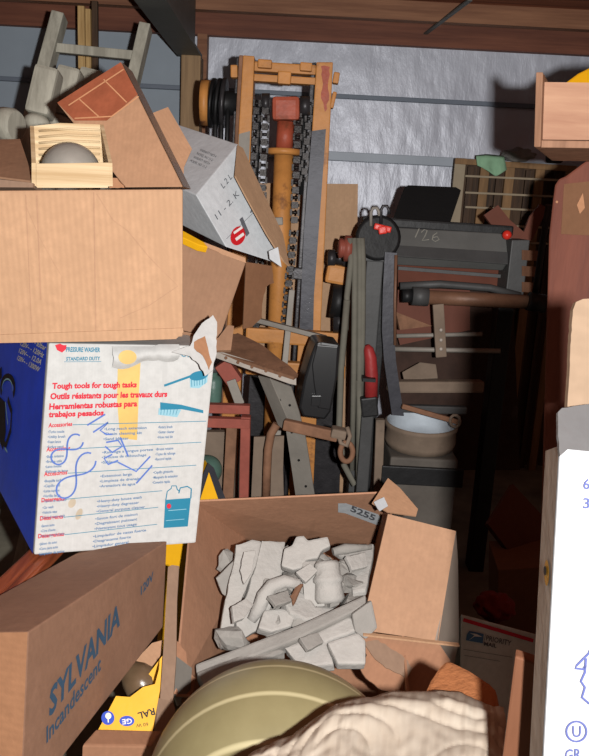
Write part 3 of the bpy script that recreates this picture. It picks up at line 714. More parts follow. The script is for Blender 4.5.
mb = MB(); mb.text('5255', (350, 509), (374, 519), (351.5, 503.5), pjb, .006, .03); mb.build('handwriting', 'grey_ink', ls_)
MB().sheet(jag([(374, 502), (384, 497), (388, 506), (380, 511), (374, 502)], .5, 3), Pln((374, 502, 1.78), (388, 506, 1.78), (380, 511, 1.76)), .002).build('label_strip', 'white_old', J)
# plaster pieces
def piece(px, a, b, c, t, lab, name='plaster_piece', mat='plaster', bev=.006, cat='plaster piece'):
    mb = MB(); pl = Pln(a, b, c); mb.sheet(px, pl, t, bev)
    return tag(mb.build(name, mat), lab, cat, 'broken plaster pieces in the open carton')
piece(jag([(236, 545), (252, 539), (262, 541), (256, 566), (246, 590), (236, 618), (232, 636), (222, 647), (219, 640), (224, 606), (232, 570), (236, 545)], .7, 7), (236, 545, 1.72), (258, 560, 1.70), (222, 645, 1.52), .03, 'long white plaster slab standing at the left of the heap')
piece(jag([(262, 541), (286, 541), (284, 560), (280, 590), (262, 628), (238, 640), (236, 618), (250, 585), (262, 541)], .8, 7), (262, 541, 1.745), (286, 560, 1.73), (238, 640, 1.54), .03, 'broad white plaster slab beside the long standing slab')
piece(jag([(216, 578), (238, 556), (240, 566), (230, 600), (222, 594), (216, 578)], .8, 6), (216, 578, 1.68), (240, 566, 1.70), (222, 600, 1.66), .02, 'small greyish plaster chip at far left of the heap', mat='plaster2')
piece([(281, 566), (284, 548), (292, 545), (296, 536), (304, 535), (308, 540), (328, 536), (331, 546), (322, 550), (318, 558), (306, 560), (302, 568), (293, 570)], (284, 548, 1.70), (330, 540, 1.72), (293, 570, 1.66), .03, 'lobed white plaster ornament at the top of the heap')
cup = empty('plaster_piece', 'white plaster cup shape standing on the right of the heap', 'plaster piece', P(330, 605, 1.62), 'broken plaster pieces in the open carton')
cb = P(330, 603, 1.62); cu_ = (P(327, 566, 1.66) - cb)
MB().lathe(cb, cu_, [(.030, 0), (.036, .01), (.034, .03), (.032, .045), (.037, .05), (.037, .058), (.031, .065), (.031, .09), (.025, .098)], 28).build('turned_body', 'plaster', cup)
MB().prism([cb + cu_ * k + V((-.06 - .01 * j, .02, 0)) for k, j in ((0, 0), (1, 0))] + [cb + cu_ + V((-.01, .03, 0)), cb + V((-.01, .03, 0))], V((0, -.03, -.01)), .004).build('block', 'plaster', cup)
mb = MB(); pts = [P(x, y, 1.64 - .0011 * (y - 575)) + V((0, -.02, 0)) for x, y in ((300, 580), (285, 577), (272, 582), (264, 592), (260, 603), (252, 616))]
mb.tube(pts, [.012, .016, .018, .018, .017, .012], 8); tag(mb.build('plaster_piece', 'plaster'), 'curved white plaster moulding arched over the slabs', 'plaster piece', 'broken plaster pieces in the open carton')
piece(jag([(284, 600), (296, 588), (310, 596), (316, 606), (335, 607), (330, 616), (306, 620), (290, 612), (284, 600)], .8, 5), (284, 600, 1.60), (335, 607, 1.62), (306, 620, 1.56), .03, 'jagged plaster chunk in front of the cup shape')
piece(jag([(290, 596), (297, 584), (303, 583), (296, 598), (292, 606), (290, 596)], .5, 4), (290, 600, 1.585), (303, 584, 1.60), (296, 606, 1.57), .01, 'brownish broken plaster face in the middle of the heap', mat='rust')
piece([(264, 610), (282, 608), (296, 614), (292, 626), (272, 632), (258, 628)], (264, 610, 1.57), (296, 614, 1.58), (272, 632, 1.53), .03, 'blocky white plaster piece below the arched moulding')
piece(jag([(332, 549), (374, 543), (373, 556), (366, 590), (352, 592), (350, 560), (332, 549)], .6, 7), (332, 549, 1.80), (374, 545, 1.80), (360, 592, 1.64), .02, 'flat white plaster sheet leaning at the right end')
mb = MB(); mb.tube([P(333, 552, 1.74), P(345, 549, 1.75), P(372, 547, 1.76)], [.01, .014, .006], 10); tag(mb.build('plaster_piece', 'plaster2'), 'slim pointed plaster rod lying along the back right', 'plaster piece', 'broken plaster pieces in the open carton')
piece([(195, 664), (245, 645), (300, 624), (366, 594), (366, 606), (300, 638), (240, 662), (197, 682)], (195, 672, 1.43), (366, 600, 1.55), (250, 662, 1.44), .04, 'long grey-white plaster moulding lying diagonally across the heap', mat='plaster2')
piece([(196, 672), (240, 655), (270, 645), (285, 650), (230, 672), (205, 688)], (196, 676, 1.40), (280, 650, 1.47), (230, 672, 1.41), .03, 'second grey plaster strip below the long diagonal moulding', mat='plaster2')
piece([(327, 642), (358, 632), (366, 640), (366, 664), (338, 664)], (327, 642, 1.46), (366, 640, 1.47), (338, 664, 1.42), .03, 'square white plaster block at lower right of heap')
piece(jag([(285, 648), (325, 628), (350, 616), (362, 628), (326, 642), (334, 664), (300, 668), (285, 648)], .7, 7), (285, 650, 1.47), (350, 620, 1.52), (320, 664, 1.43), .03, 'pale plaster plate under the square block')
piece([(366, 604), (372, 600), (378, 628), (366, 640), (355, 632), (352, 614)], (366, 604, 1.52), (378, 628, 1.50), (355, 632, 1.49), .02, 'small plaster corner tucked by the tan flap', mat='plaster2')
piece(jag([(232, 606), (246, 598), (254, 604), (244, 618), (234, 622), (232, 606)], .6, 4), (232, 606, 1.52), (254, 604, 1.55), (238, 622, 1.49), .012, 'thin chipped plaster shard across the foot of the standing slabs', bev=.002)
piece(jag([(268, 596), (288, 590), (292, 600), (276, 606), (268, 596)], .6, 4), (268, 596, 1.56), (292, 600, 1.57), (276, 606, 1.54), .012, 'flat plaster shard under the arched moulding', bev=.002, mat='plaster2')
piece(jag([(296, 572), (310, 563), (318, 570), (306, 582), (296, 572)], .6, 4), (296, 572, 1.63), (318, 570, 1.64), (306, 582, 1.61), .012, 'small chipped shard below the lobed ornament', bev=.002)
piece(jag([(346, 556), (366, 552), (368, 566), (352, 570), (346, 556)], .6, 4), (346, 556, 1.70), (368, 566, 1.70), (352, 570, 1.67), .012, 'short plaster shard above the leaning flat sheet', bev=.002)
piece(jag([(300, 638), (318, 632), (324, 642), (308, 650), (300, 638)], .6, 4), (300, 638, 1.45), (324, 642, 1.46), (308, 650, 1.43), .012, 'small plaster shard lying on the pale plate', bev=.002, mat='plaster2')
piece(jag([(244, 552), (256, 550), (252, 572), (244, 584), (240, 570), (244, 552)], .6, 4), (244, 552, 1.67), (256, 550, 1.68), (244, 584, 1.61), .008, 'narrow flake stuck on the face of the standing slabs', bev=.002)
rr = random.Random(3)
proto = None
for k in range(34):                      # small rubble between the big pieces
    px, py = rr.uniform(232, 365), rr.uniform(556, 650); Y = 1.80 - (py - 556) / 94 * .30
    if px - 195 < (640 - py) * .35: px += 40
    c = P(px, py, Y - .0)
    if proto is None:
        mb = MB(); bmesh.ops.create_icosphere(mb.bm, subdivisions=2, radius=.042)
        for v in mb.bm.verts:
            v.co *= 1 + .7 * noise.noise(v.co * 26); v.co.z *= .55; v.co.x = max(-.03, min(.03, v.co.x))
        proto = mb.build('plaster_fragment', 'plaster2'); o = proto
    else:
        o = proto.copy(); C.objects.link(o)
    o.location = c; o.rotation_euler = (rr.uniform(0, 6), rr.uniform(0, 6), rr.uniform(0, 6)); o.scale = (rr.uniform(.7, 1.2),) * 3
    tag(o, 'small broken plaster lump wedged between the larger pieces of the heap', 'plaster piece', 'plaster rubble filling the open carton')
# ================================================================== FOREGROUND
mb = MB()
cc = P(280, 818, .94)
mb.ball(cc, (.205, .18, .238), Matrix.Rotation(R(-8), 3, 'Y'), 64, 40)
tag(mb.build('round_cushion', 'cushion'), 'khaki striped vinyl cushion domed in front of the plaster carton', 'cushion')
# quilt
def quilt():
    mb = MB(); NU, NV = 150, 80
    top = [(236, 762), (262, 746), (300, 728), (336, 706), (362, 697), (392, 689), (430, 689), (462, 693), (486, 699), (504, 706)]
    def tp(u):
        s = u * (len(top) - 1); i = min(int(s), len(top) - 2); t = s - i
        return (top[i][0] * (1 - t) + top[i + 1][0] * t, top[i][1] * (1 - t) + top[i + 1][1] * t)
    G_ = []
    for i in range(NU + 1):
        u = i / NU; a = tp(u); b = (225 + 285 * u, 850); row = []
        for j in range(NV + 1):
            v = j / NV
            px, py = a[0] * (1 - v) + b[0] * v, a[1] * (1 - v) + b[1] * v
            Y = .76 - (py - 690) / 160 * .22
            if v < .08: Y += (.08 - v) * .5
            q = P(px, py, Y)
            w_ = noise.noise(V((u * 3.2, v * 2.2, 1.7))); w2 = noise.noise(V((u * 6, v * 4, 5.1)))
            st = abs(math.sin(22 * v + 14 * u * (1 - u) * 2 + 8 * w_)) ** .4      # stitched channels
            rp = .0042 * st + .008 * w2 + .002 * noise.noise(V((u * 24, v * 14, 9))) + .016 * max(0, math.sin(u * 7.5 - 1.2) - .55) * (1 - v)
            rp += -.006 * max(0, 1 - v * 14)
            q = q + V((0, -.25, 1)) * rp
            row.append(mb.bm.verts.new(q))
        G_.append(row)
    for i in range(NU):
        for j in range(NV):
            uv = [((i + a) / NU * 1.2, (j + b) / NV * .6) for a, b in ((0, 0), (0, 1), (1, 1), (1, 0))]
            mb.face([G_[i][j], G_[i][j + 1], G_[i + 1][j + 1], G_[i + 1][j]], True, uv)
    o = mb.build('mattress_pad', 'quilt'); md = o.modifiers.new('s', 'SOLIDIFY'); md.thickness = .018; md.offset = -1
    return o
tag(quilt(), 'crumpled off-white quilted mattress pad draped at the bottom edge', 'quilt')
pO = Pln((425, 692, .83), (497, 690, .81), (447, 660, .88))
tag(MB().sheet([(418, 706), (430, 680), (438, 668), (444, 661), (450, 660), (470, 670), (490, 683), (496, 689), (499, 706), (498, 730), (425, 730)], pO, .06, .006).build('foam_slab', 'foam'), 'orange-brown rounded foam slab behind the quilted pad', 'foam')
wa, wb, wd_ = P(515, 656, .57), P(543, 665, .56), P(510, 756, .545)
d0 = V((wa.x - .004, wa.y - .03, 0)); c0_ = d0 + (wb - wa) * 1.0; c0_.z = 0
tag(MB().box4([d0, c0_, wb, wa], V((.004, .012, 0)), .002).build('wood_panel', 'plank'), 'plain brown board standing against the white carton', 'board')
U = empty('mail_carton', 'white mail carton with red stripe, low in the dark gap', 'box', P(495, 690, 1.8))
pU = Pln((461, 615, 1.70), (535, 634, 1.72), (459, 690, 1.66))
u4 = [pU.on(458, 760), pU.on(530, 772), pU.on(536, 634), pU.on(461, 614)]
MB().box4(u4, V((.02, .12, -.10)), .003).build('box_body', 'usps', U)
mb = MB(); mb.ribbon([(463, 619.5), (533, 640.5)], pU, .009); mb.build('stripe', 'red_ink', U)
mb = MB(); mb.poly([(466.5, 634), (469, 630.5), (483.5, 633.5), (482.5, 643), (465.5, 640)], pU); eg_ = mb.build('eagle_emblem', 'navy_ink', U)
mb = MB(); mb.poly([(469, 632.5), (476, 633.5), (482, 636.5), (474, 636), (468, 640), (474, 634.8)], pU, .0035); mb.build('eagle_wing', 'white_ink', eg_)
mb = MB(); mb.text('PRIORITY', (485.5, 640), (510.5, 645.5), (486.3, 635), pU, bold=.01); mb.build('lettering', 'grey_ink', U)
mb = MB(); mb.text('MAIL', (483.5, 645), (496, 647.5), (484, 641.5), pU, bold=.03)
mb.ribbon([(485.3, 634), (483, 644)], pU, .001); mb.ribbon([(463, 649), (512, 657)], pU, .001); mb.ribbon([(464, 655), (500, 661)], pU, .001); mb.build('lettering', 'grey_ink', U)
mb = MB(); rc = P(495, 607, 1.86); bmesh.ops.create_icosphere(mb.bm, subdivisions=4, radius=1, matrix=Matrix.Translation(rc))
for v in mb.bm.verts:
    d = v.co - rc; v.co = rc + V((d.x * .05, d.y * .05, d.z * .035)) * (1 + .35 * noise.noise(d * 2.3))
for f in mb.bm.faces: f.smooth = True
tag(mb.build('red_rag', 'redlump'), 'crumpled red rag on top of the mail carton in the dark', 'rag')
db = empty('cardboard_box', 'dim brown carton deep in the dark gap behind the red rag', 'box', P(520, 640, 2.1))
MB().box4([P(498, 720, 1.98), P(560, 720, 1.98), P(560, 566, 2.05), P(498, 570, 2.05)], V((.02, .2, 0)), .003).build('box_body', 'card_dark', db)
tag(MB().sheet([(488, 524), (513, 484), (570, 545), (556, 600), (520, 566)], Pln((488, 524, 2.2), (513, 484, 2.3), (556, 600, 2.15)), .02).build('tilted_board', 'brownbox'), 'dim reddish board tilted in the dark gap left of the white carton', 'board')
# ================================================================== RIGHT
W = empty('white_carton', 'bright white carton filling the right edge with blue prints', 'box', P(580, 760, .75))
pN = Pln((560, 448, .50), (620, 448, .50), (543.5, 756, .468))
n0, n1 = pN.on(560, 446), pN.on(680, 446)
b0, b1 = pN.on(541, 800), pN.on(690, 800)
k0 = (b0 - n0) * (n0.z / (n0.z - b0.z)); k1 = (b1 - n1) * (n1.z / (n1.z - b1.z))
bkN = P(546.5, 451, .54) - n0
MB().box4([n0 + k0, n1 + k1, n1, n0], bkN, .002).build('box_body', 'white_near', W)
rb_ = [q_ + bkN + V((.003, .001, -.002)) for q_ in (n0 + k0, n1 + k1, n1, n0)]
MB().box4(rb_, V((.14, .19, 0)), .002).build('rear_body', 'white_near', W)
pL = Pln(n0, n0 + k0, n0 + bkN)
mb = MB(); mb.face([mb.bm.verts.new(q + pL.n * .0008) for q in (n0, n0 + k0, n0 + k0 + bkN, n0 + bkN)]); mb.build('side_panel', 'side_near', W, 'tan side panel')
mb = MB(); mb.disc((549.5, 573), 2.5, 13, pL, .002); mb.build('label_patch', 'yellow_board', W)
mb = MB(); mb.disc((549.3, 571), 1.4, 5, pL, .003); mb.build('label_mark', 'black_ink', W)
pM = Pln((560, 448, .499), (620, 448, .499), (558, 406, .514))
mb = MB(); mb.sheet(jag([(560, 456), (558, 435), (558, 412), (562, 408), (600, 403), (640, 403)], .5, 6) + [(640, 450), (600, 452), (568, 449)], pM, .004); mb.build('tape', 'film', W, 'grey clear film folded over the top')
pK = Pln((569, 408, .525), (600, 408, .525), (574, 300, .545))
MB().sheet(jag([(567, 412), (569, 380), (571, 340), (573, 310), (576, 302), (583, 299), (600, 297)], .35, 5) + [(660, 296), (660, 412)], pK, .006).build('flap', 'card_near', W, 'tan inner flap standing up')
for ch, yy_ in (('6', 488.5), ('3', 507.5)):
    mb = MB(); mb.text(ch, (582.3, yy_), (588.8, yy_), (582.6, yy_ - 10), pN, bold=.01); mb.build('printed_number', 'pale_ink', W)
mb = MB(); mb.ribbon([(592, 642), (588, 652), (583, 657), (576, 664), (574.5, 667), (582, 668), (585, 664)], pN, .0016); mb.build('printed_outline', 'pale_ink', W)
mb = MB(); mb.ribbon([(585, 657), (584, 671), (580, 680), (584, 686), (581, 696), (588, 702), (600, 703)], pN, .0016); mb.build('printed_outline', 'pale_ink', W)
mb = MB(); mb.ribbon(arc(575.5, 730, 10, 10, 0, 360, 24), pN, .0014); cir_ = mb.build('printed_circle', 'pale_ink', W)
mb = MB(); mb.text('U', (571.5, 735.5), (580, 735.5), (571.5, 724.5), pN, bold=.01); mb.build('letter', 'pale_ink', cir_)
mb = MB(); mb.text('GR', (564, 759), (580, 758), (564.3, 748), pN, bold=.01); mb.build('lettering', 'pale_ink', W)
# drawer
DR = empty('drawer_box', 'light oak drawer jutting in at the upper right edge', 'drawer', P(600, 150, 1.3))
pDr = Pln((540, 140, 1.25), (600, 140, 1.25), (541, 82, 1.25))
MB().sheet([(540.5, 82), (680, 84), (680, 141), (539, 139.5)], pDr, .014).build('side_board', 'drawer', DR)
e = [P(536, 147.5, 1.238), P(680, 149.5, 1.24), P(680, 142, 1.24), P(537, 140, 1.238)]
MB().box4(e, V((.115, .26, 0)), .002).build('bottom_board', 'drawer_edge', DR)
pde = Pln((533, 147, 1.255), (541, 147, 1.225), (534, 73, 1.255))
e = [P(534, 147, 1.235), P(540.5, 147, 1.225), P(543, 72, 1.225), P(536, 72, 1.235)]
MB().box4(e, V((.115, .27, 0)), .002).build('end_board', 'drawer_edge', DR)
MB().sheet([(541, 83), (680, 85), (680, 141), (540, 139)], Pln((540, 140, 1.5), (600, 140, 1.5), (541, 82, 1.5)), .012).build('side_board', 'drawer', DR)
tag(MB().sheet([(563, 84), (578, 73), (600, 62), (640, 60), (640, 100), (563, 100)], Pln((566, 82, 1.33), (620, 82, 1.33), (589, 66, 1.36)), .05, .004).build('yellow_carton', 'yellow_board'), 'yellow carton corner rising out of the oak drawer', 'box')
# reddish cabinet below it
pC = Pln((546, 420, 1.62), (620, 420, 1.55), (555, 180, 1.68))
cab = empty('wooden_cabinet', 'reddish brown wooden cabinet with a rounded shoulder under the oak drawer', 'cabinet', P(600, 420, 1.6))
hz = P(640, 149, 1.5).z
cp = [pC.on(*q) for q in ((549, 236), (553, 200), (555, 185), (559, 179), (566, 176), (574, 170), (582, 164), (592, 157), (606, 150), (760, 150), (760, 420), (544, 420))]
lo0 = downto(cp[0], cp[11]); lo1 = downto(cp[9], cp[10])
MB().prism(cp[:9] + [cp[9], V((lo1.x, lo1.y, 0)), V((lo0.x, lo0.y, 0))], V((.02, .06, 0)), .004).build('side_panel', 'mahog', cab)
mb = MB(); mb.sheet([(564, 184), (640, 176), (640, 238), (561, 234)], Pln(pC.o + pC.n * .004, P(620, 420, 1.55) + pC.n * .004, P(555, 180, 1.68) + pC.n * .004), .003); mb.build('dark_panel', 'card_dark', cab)
mb = MB(); mb.poly([(577, 205), (583, 193), (585, 208), (580, 214)], Pln(pC.o + pC.n * .006, P(620, 420, 1.55) + pC.n * .006, P(555, 180, 1.68) + pC.n * .006)); mb.disc((557, 202), 1.2, 1.2, Pln(pC.o + pC.n * .004, P(620, 420, 1.55) + pC.n * .004, P(555, 180, 1.68) + pC.n * .004)); mb.build('scuff', 'card_sylend', cab)
# ================================================================== BACK RIGHT: crib side, cloths
K = empty('crib_side', 'honey wooden slatted crib frame standing against the silver wall', 'crib', V((P(515, 200, 4.2).x, 4.2, 0)))
def vslat(xa, xb, yt, Y, mat='crib', nm='slat'):
    a, b = P(xa, yt, Y), P(xb, yt, Y)
    mbbox(a.x, b.x, Y - .012, Y + .012, 0, a.z, .003).build(nm, mat, K)
vslat(455, 466, 158, 4.2, 'crib_rod', 'post'); vslat(481, 490, 163, 4.2); vslat(506, 515, 165, 4.2); vslat(536, 545, 167, 4.2); vslat(566, 574, 169, 4.2, nm='post')
for i in range(7): vslat(468 + i * 14.5, 474 + i * 14.5, 166 + i, 4.24, 'lumber_dark')
mb = MB(); mb.sheet([(458, 163), (574, 170), (574, 560), (452, 560)], Pln((458, 163, 4.29), (574, 170, 4.29), (458, 400, 4.29)), .01); mb.build('back_panel', 'lumber_dark', K)
def hrod(x0, y0, x1, y1, h, mat, nm): MB().beam(P(x0, y0, 4.19), P(x1, y1, 4.19), .02, h, (0, 0, 1), .002).build(nm, mat, K)
hrod(455, 161, 576, 169, .03, 'crib', 'top_rail')
for y in (176, 192.5, 207, 224, 240): hrod(465, y, 575, y + 5, .011, 'crib_rod', 'dowel')
gcl = MB(); cols = []
for i in range(13):
    u = i / 12; row = []
    for j in range(9):
        v = j / 8; px = 476 + 28 * u + (3 * v if u > .3 else 2 * v); py = 154 + 3 * abs(u - .4) + v * (22 - 10 * abs(u - .6) * 2)
        row.append(gcl.bm.verts.new(P(px, py, (4.20 if j == 0 else 4.165) - .01 * v + .008 * math.sin(u * 14) * v)))
    cols.append(row)
for A_, B_ in zip(cols, cols[1:]):
    for k in range(8): gcl.face([A_[k], B_[k], B_[k + 1], A_[k + 1]], True)
gobj = gcl.build('green_cloth', 'green_cl'); md = gobj.modifiers.new('s', 'SOLIDIFY'); md.thickness = .008
tag(gobj, 'pale green cloth hung over the top rail of the crib frame', 'cloth')
mb = MB(); rc = P(519, 155, 4.2); bmesh.ops.create_icosphere(mb.bm, subdivisions=4, radius=1, matrix=Matrix.Translation(rc))
for v in mb.bm.verts:
    d = v.co - rc; v.co = rc + V((d.x * .085, d.y * .05, d.z * .035)) * (1 + .35 * noise.noise(d * 2.1))
for f in mb.bm.faces: f.smooth = True
tag(mb.build('grey_bundle', 'grey_cl'), 'grey cloth bundle lying on the crib rail right of the green cloth', 'cloth')
kk = P(554, 152, 4.2); 
tag(MB().lathe(P(554, 163, 4.2), (0, 0, 1), [(.035, 0), (.046, .01), (.05, .05), (.052, .06), (.046, .062), (.04, .02)], 20).build('dark_pot', 'mach_dk'), 'small dark pot standing on the crib rail below the drawer', 'pot')
# brown sheet behind mast
tag(MB().sheet([(256, 183), (358, 184), (357, 252), (340, 536), (248, 536)], Pln((256, 183, 3.40), (358, 184, 3.40), (256, 420, 3.37)), .012).build('cardboard_sheet', 'card_back'), 'tall brown cardboard sheet standing behind the orange lift mast', 'cardboard')
# ================================================================== FORKLIFT MAST
MY = 3.0
X = empty('forklift_mast', 'worn orange forklift mast with chains and hydraulic cylinder', 'forklift mast', V((P(285, 400, MY).x, MY, 0)))
def post(tl, tr, bl, br, Y, nm, mat, dep=.1, low=None):
    a, b = P(*tl, Y), P(*tr, Y); c, d = P(*bl, Y), P(*br, Y)
    c2, d2 = downto(a, c), downto(b, d)
    return MB().hexa([c2, d2, b, a, c2 + V((0, dep, 0)), d2 + V((0, dep, 0)), b + V((0, dep, 0)), a + V((0, dep, 0))], .004).build(nm, mat, X)
post((243, 55), (254.5, 56), (238, 140), (251, 140), MY, 'mast_channel', 'orange')
post((236, 57), (242.5, 56), (232, 140), (238, 140), MY + .05, 'mast_flange', 'oily', .08)
post((239, 55), (243, 55), (234.5, 140), (238, 140), MY - .01, 'mast_flange', 'rust', .02)
post((316.5, 62), (333, 62), (301, 300), (322, 300), MY, 'mast_channel', 'orange')
post((311, 63), (316, 62), (296, 300), (300, 300), MY + .04, 'mast_flange', 'oily', .06)
pm = Pln((316, 62, MY - .006), (333, 62, MY - .006), (301, 300, MY - .006))
MB().sheet([(312, 131), (326, 129), (321, 200), (314, 295), (313, 340), (299, 340), (304, 230)], pm, .012).build('wear_plate', 'steelgrey', X, 'bare grey steel wear strip')
MB().sheet([(239, 134), (250, 131), (249, 160), (246, 200), (236, 200)], Pln((243, 55, MY - .006), (254, 56, MY - .006), (238, 140, MY - .006)), .012).build('wear_plate', 'galv', X, 'bare grey steel wear strip')
MB().sheet(jag([(321, 66), (330, 67), (328, 84), (329, 100), (325, 112), (321, 98), (323, 84), (321, 66)], 1.2, 4), Pln((316, 62, MY - .003), (333, 62, MY - .003), (301, 300, MY - .003)), .004).build('paint_patch', 'orange_red', X)
# head cross members
MB().beam(P(254, 67, MY + .05), P(316, 71, MY + .05), .05, .035, (0, 0, 1), .006).build('cross_bar', 'orange', X)
MB().beam(P(254, 78, MY + .05), P(316, 82, MY + .05), .04, .026, (0, 0, 1), .004).build('cross_bar', 'orange', X)
MB().beam(P(278, 78, MY + .01), P(291, 79, MY + .01), .05, .045, (0, 0, 1), .005).build('centre_lug', 'orange', X)
for (x0, y0, x1, y1, hh_, mt) in ((258, 64, 272, 65, .03, 'orange'), (300, 67, 312, 68, .03, 'orange'), (231, 72, 238, 72, .045, 'orange'), (333, 78, 339, 79, .04, 'orange'), (331, 100, 335, 101, .06, 'orange')):
    MB().beam(P(x0, y0, MY + .02), P(x1, y1, MY + .02), .045, hh_, (0, 0, 1), .005).build('bracket', mt, X)
for y0 in (330, 362):
    MB().beam(P(246, y0 + 4, MY - .02), P(345, y0 + 10, MY - .02), .05, .06, (0, 0, 1), .008).build('lower_cross_bar', 'orange', X)
MB().sheet([(250, 376), (343, 380), (338, 540), (240, 540)], Pln((250, 376, MY + .14), (343, 380, MY + .14), (250, 500, MY + .14)), .02).build('dark_filler', 'oily', X)  # dark sheet added so the area below the bars reads dark
# hydraulic cylinder
cyx = [P(286, 96, MY), P(286, 122, MY), P(284, 152, MY), P(281, 235, MY), P(277, 330, MY)]
axd = (cyx[4] - cyx[1]).normalized()
MB().beam(P(286, 97, MY), P(286, 121, MY), .105, .07, (0, 1, 0), .016).build('cylinder_head', 'orange_red', X, 'worn red cylinder head')
MB().tube([cyx[1], cyx[2]], [.034, .032], 24).build('piston_rod', 'orange_red', X)
MB().lathe(cyx[2], axd, [(.05, -.012), (.066, -.01), (.066, .008), (.05, .012)], 28).build('collar', 'orange', X)
MB().tube([cyx[2], cyx[3], downto(cyx[3], cyx[4], .02)], .038, 24).build('cylinder_barrel', 'orange', X)
def chain(p, q, w=.022, pitch=.028, name='lift_chain'):
    mb = MB(); L_ = (q - p).length; d = (q - p).normalized(); n = int(L_ / pitch)
    for k in range(n):
        a = p + d * (k * pitch); b = a + d * (pitch * .86)
        s = V((w * (.32 if k % 2 else .5), 0, 0))
        for sg in (-1, 1): mb.beam(a + s * sg, b + s * sg, .008, .018, (0, 1, 0), .0)
        if k % 2: mb.beam(a, b, .012, .014, (0, 1, 0), 0)
        mb.cyl(a + V((-w * .6, 0, 0)) + d * pitch * .43, a + V((w * .6, 0, 0)) + d * pitch * .43, .006, seg=8)
    return mb.build(name, 'chain', X)
chain(P(266, 100, MY - .02), P(262, 200, MY - .02), .026); chain(P(263, 200, MY - .02), P(256, 330, MY - .02), .026)
chain(P(257, 100, MY + .03), P(252, 190, MY + .03)); chain(P(299, 103, MY - .01), P(294, 230, MY - .03), .028); chain(P(294, 230, MY - .03), P(283, 340, MY - .03), .028)
chain(P(310, 100, MY + .03), P(303, 190, MY + .03))
for (x0, y0, x1, y1) in ((259, 100, 254, 195), (304, 100, 301, 195), (308, 98, 306, 180)):
    MB().tube([P(x0, y0, MY + .06), P((x0 + x1) / 2 + 1, (y0 + y1) / 2, MY + .07), P(x1, y1, MY + .06)], .012, 10).build('hose', 'mach_dk', X)
MB().cyl(P(262, 103, MY), P(270, 103, MY), .035).build('chain_wheel', 'oily', X); MB().cyl(P(300, 106, MY), P(310, 106, MY), .035).build('chain_wheel', 'oily', X)
# hose reel on the left
for (xa, xb, r, mt, nm) in ((202, 210, .085, 'orange', 'reel_flange'), (211, 214, .092, 'mach_dk', 'reel_disc'), (217, 220, .092, 'mach_dk', 'reel_disc'), (222, 226, .092, 'oily', 'reel_disc'), (205, 240, .045, 'mach_dk', 'reel_hub')):
    MB().cyl(P(xa, 103, MY + .08) , P(xb, 103.4, MY + .08), r, seg=32).build(nm, mt, X)
for x_ in (216, 222, 228): MB().tube([P(x_, 100, MY + .05), P(x_ - 1, 140, MY + .05), P(x_ - 4, 200, MY + .05)], .009, 8).build('hose', 'mach_dk', X)
# carriage lumps at right
MB().beam(P(326, 272, MY), P(347, 276, MY), .08, .075, (0, 0, 1), .012).build('carriage_block', 'orange', X)
MB().lathe(P(327, 258, MY - .02), (1, .05, 0), [(.02, 0), (.034, .004), (.034, .03), (.024, .034), (.024, .06), (.034, .064), (.034, .085), (.02, .09)], 20).build('roller', 'oily', X)
MB().cyl(P(331, 300, MY - .02), P(345, 302, MY - .02), .07).build('roller', 'mach_dk', X); MB().cyl(P(333, 322, MY - .02), P(346, 322, MY - .02), .045).build('roller', 'oily', X)
MB().beam(P(285, 272, MY + .02), P(305, 274, MY + .02), .05, .045, (0, 0, 1), .004).build('carriage_block', 'oily', X)
MB().beam(P(258, 222, MY - .04), P(283, 221, MY - .04), .04, .03, (0, 0, 1), .004).build('bracket', 'galv', X)
# thin bars in front of it
tag(MB().beam(P(257, 320, 2.8), P(326, 338, 2.75), .025, .018, (0, 0, 1), .003).build('steel_bar', 'galv'), 'thin pale steel bar lying slanted across the mast base', 'bar')
p0, p1 = P(292, 290, 2.85), P(285, 362, 2.8)
tag(MB().beam(p0, downto(p0, p1), .022, .01, (0, 1, 0), .002).build('steel_strap', 'galv'), 'narrow grey steel strap standing upright in front of the mast', 'strap')
# ================================================================== MACHINE
m0 = 2.75
Q = empty('sheet_machine', 'charcoal roller machine with brown shaft and 126 chalked on its cover', 'machine', V((P(450, 400, m0).x, m0 + .1, 0)))
def zpost(x0, x1, y0, y1, Y, nm, mat, dep=.08, tilt=0, z1=None, lab=None):
    a, b = P(x0, y0, Y), P(x1, y0, Y); zz = P((x0 + x1) / 2, y1, Y).z if z1 is None else z1
    c, d = V((a.x - tilt, a.y, zz)), V((b.x - tilt, b.y, zz))
    return MB().hexa([c, d, b, a] + [q + V((0, dep, 0)) for q in (c, d, b, a)], .004).build(nm, mat, Q, lab)
zpost(361, 395, 236, 262, m0 + .02, 'end_housing', 'mach', .16)
zpost(367, 384, 258, 480, m0 + .03, 'upright', 'mach', .10, .01, 0)
zpost(384, 392, 258, 480, m0 + .08, 'upright', 'mach_dk', .08, .02, 0)
# curved blade-like strap down the front
pp = [(392, 252), (390, 290), (389, 330), (391, 360), (396, 395), (399, 415)]
mb = MB(); ring = []
for (x_, y_) in pp:
    a, b = P(x_ - 7, y_, m0 - .03), P(x_ + 5, y_ + 1, m0 - .03); ring.append([mb.bm.verts.new(q) for q in (a, b, b + V((0, .02, 0)), a + V((0, .02, 0)))])
for A_, B_ in zip(ring, ring[1:]):
    for k in range(4): mb.face([A_[k], A_[(k + 1) % 4], B_[(k + 1) % 4], B_[k]])
mb.face(ring[0]); mb.face(ring[-1]); mb.build('guide_blade', 'steelgrey', Q)
MB().tube([P(396, 255, m0 - .035), P(395, 300, m0 - .035), P(395, 345, m0 - .035)], .006, 8).build('guide_edge', 'copper', Q)
